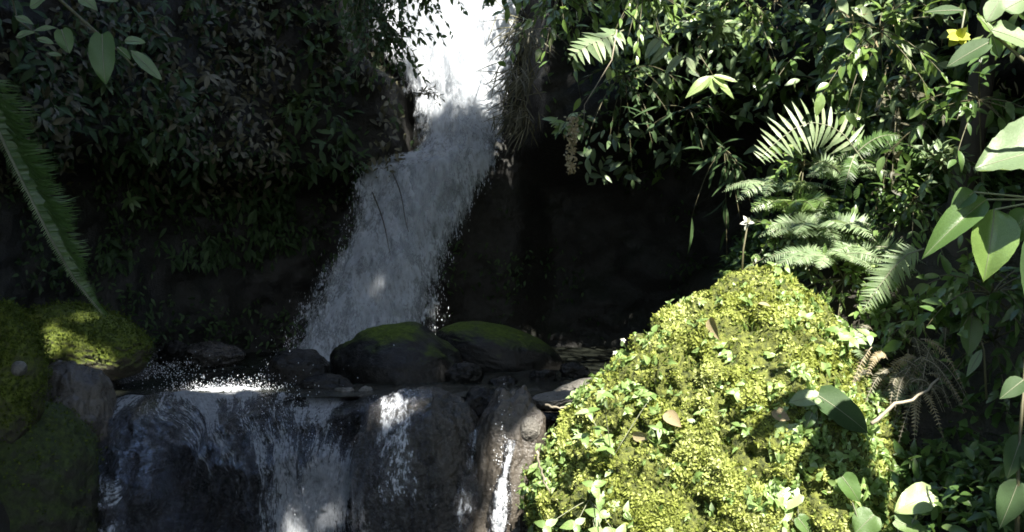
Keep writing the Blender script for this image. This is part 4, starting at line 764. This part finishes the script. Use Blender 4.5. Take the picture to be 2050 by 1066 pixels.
for dd in np.arange(5.6, 6.6, .3): mark(grid_px(1080, 1500, -30, 150, dd, 25), .05)
for dd, x0, y1 in ((6.6, 1070, 150), (6.2, 1100, 150), (5.6, 1260, 210), (5.1, 1500, 530), (4.8, 1560, 560), (4.3, 1640, 560), (3.2, 1900, 560), (4.25, 1700, 830)): mark(grid_px(x0, 2100 if dd < 5.5 else 1900, -40 if dd != 4.25 else 650, y1, dd, 25), .05)
mark(grid_px(125, 180, 640, 685, 5.5, 30), .04); mark(grid_px(385, 530, 775, 775, 5.6, 12), .05); mark(P(180, 725, 5.4)[None], .05)
mark(P(1012, 930, 4.95)[None], .01); mark(P(1830, 1010, 3.7)[None], .22); mark(P(1570, 1020, 3.85)[None], .2); mark(np.array([P(x, y, 5.0) for x, y in ((590, 1040), (670, 985), (640, 1060))]), .0); mark(P(770, 850, 5.1)[None], .05); mark(P(1170, 790, 5.4)[None], .06)
lit = np.maximum.reduce([np.roll(np.roll(lit, i, 0), j, 1) for i in (-1, 0, 1) for j in (-1, 0, 1)])
for q_ in (grid_px(600, 880, 300, 700, 8.0, 12), grid_px(880, 1060, 560, 720, 8.2, 12), grid_px(200, 560, 420, 700, 7.6, 12), grid_px(880, 1120, 650, 740, 6.9, 12)):
    for x, y in ab(q_): lit[int((x-A0)/CELL)-1:int((x-A0)/CELL)+2, int((y-B0)/CELL)-1:int((y-B0)/CELL)+2] = 0
for x, y, k_ in ((1600, 800, 0), (1690, 850, 1), (1720, 930, 2), (1700, 1010, 2), (1250, 690, 0)):
    hx = hitm(x, y)[0]; u_, w_ = ab(hx); ia_, ib_ = int((u_-A0)/CELL), int((w_-B0)/CELL); lit[ia_-k_:ia_+k_+1, ib_-k_:ib_+k_+1] = 0
mark(grid_px(1790, 1870, 985, 1035, 3.7, 20), .10); mark(grid_px(1530, 1600, 990, 1050, 3.85, 20), .08); mark(grid_px(1955, 2120, 250, 400, 3.15, 25), .06); mark(grid_px(1940, 1990, 430, 560, 3.25, 25), .04)
mark(grid_px(1780, 1980, 540, 680, 4.3, 30), .04); mark(grid_px(1570, 1630, 790, 815, 3.95, 15), .02); mark(grid_px(1540, 1600, 860, 940, 3.95, 20), .03)
NL = 54000
a = rng.uniform(-5.2, 5.2, NL); b_ = rng.uniform(-1.5, 9.6, NL)
ia = ((a-A0)/CELL).astype(int); ib = ((b_-B0)/CELL).astype(int); L_ = lit[ia, ib]
tt = rng.uniform(8.0, 11.5, NL); dap = rng.random(NL)
pos = a[:, None]*E1+b_[:, None]*E2-SUN*0
cref = P(1025, 533, 5.5)@SUN; pos = pos+SUN*(cref-tt)[:, None]
cl_n = fbm(np.stack([a*2.4, b_*2.4, 0*a], -1), 501, 3)
keep = np.where(L_ > 0, (cl_n > .33) & (dap < .13) & (b_ < 6.6), True) & (pos[:, 2] > 2.6)
pos = pos[keep]; cx3 = np.array([[-3.4, 1.0], [0.6, -1.8], [4.2, 0.6]])
near = np.argmin(((pos[:, None, :2]-cx3[None])**2).sum(-1), 1)
for i, (tx, ty, lab) in enumerate([(-4.6, 0.2, 'unseen tree added above the left bank, crown shaped to block the sun'), (0.9, -4.0, 'unseen tree added behind the viewpoint, crown shaped to block the sun'), (5.2, -0.6, 'unseen tree added above the right bank, crown shaped to block the sun')]):
    pp = pos[near == i]
    if len(pp) < 10: continue
    zb = float(groundZ(np.array([tx]), np.array([ty]))[0])-.1; r = root('tree', (tx, ty, zb), lab, 'tree', 'unseen sun-blocking trees added overhead')
    b = MB(); mid = pp.mean(0); b.tube(np.array([[tx, ty, zb], [tx*.98, ty, 2], [tx*.9+mid[0]*.1, ty*.9+mid[1]*.1, 5], mid*.5+np.array([tx, ty, 8])*.5]), .22, .1, 12)
    for k in range(9):
        e = pp[rng.integers(len(pp))]; s0 = np.array([tx, ty, 3.0+.3*k]); b.tube(np.array([s0, (s0+e)/2+[0, 0, .3], e]), .07, .015, 6)
    b.build('trunk', M['bark'], r); b = MB(); m = len(pp); l = rng.uniform(.17, .26, m)
    nrm_ = norm(-SUN+rng.normal(0, .35, (m, 3))); dd = norm(np.cross(nrm_, rng.normal(0, 1, (m, 3)))); b.leaves(pp-dd*l[:, None]*.5, dd, nrm_, l, l*.62, 'small', .1); b.build('crown', M['leaf_dark'], r)

# ------------------------------------------------------------------ child offsets: parts of parts sit at their part's origin
bpy.context.view_layer.update()
for o in C.objects:
    if '_org' in o: del o['_org']
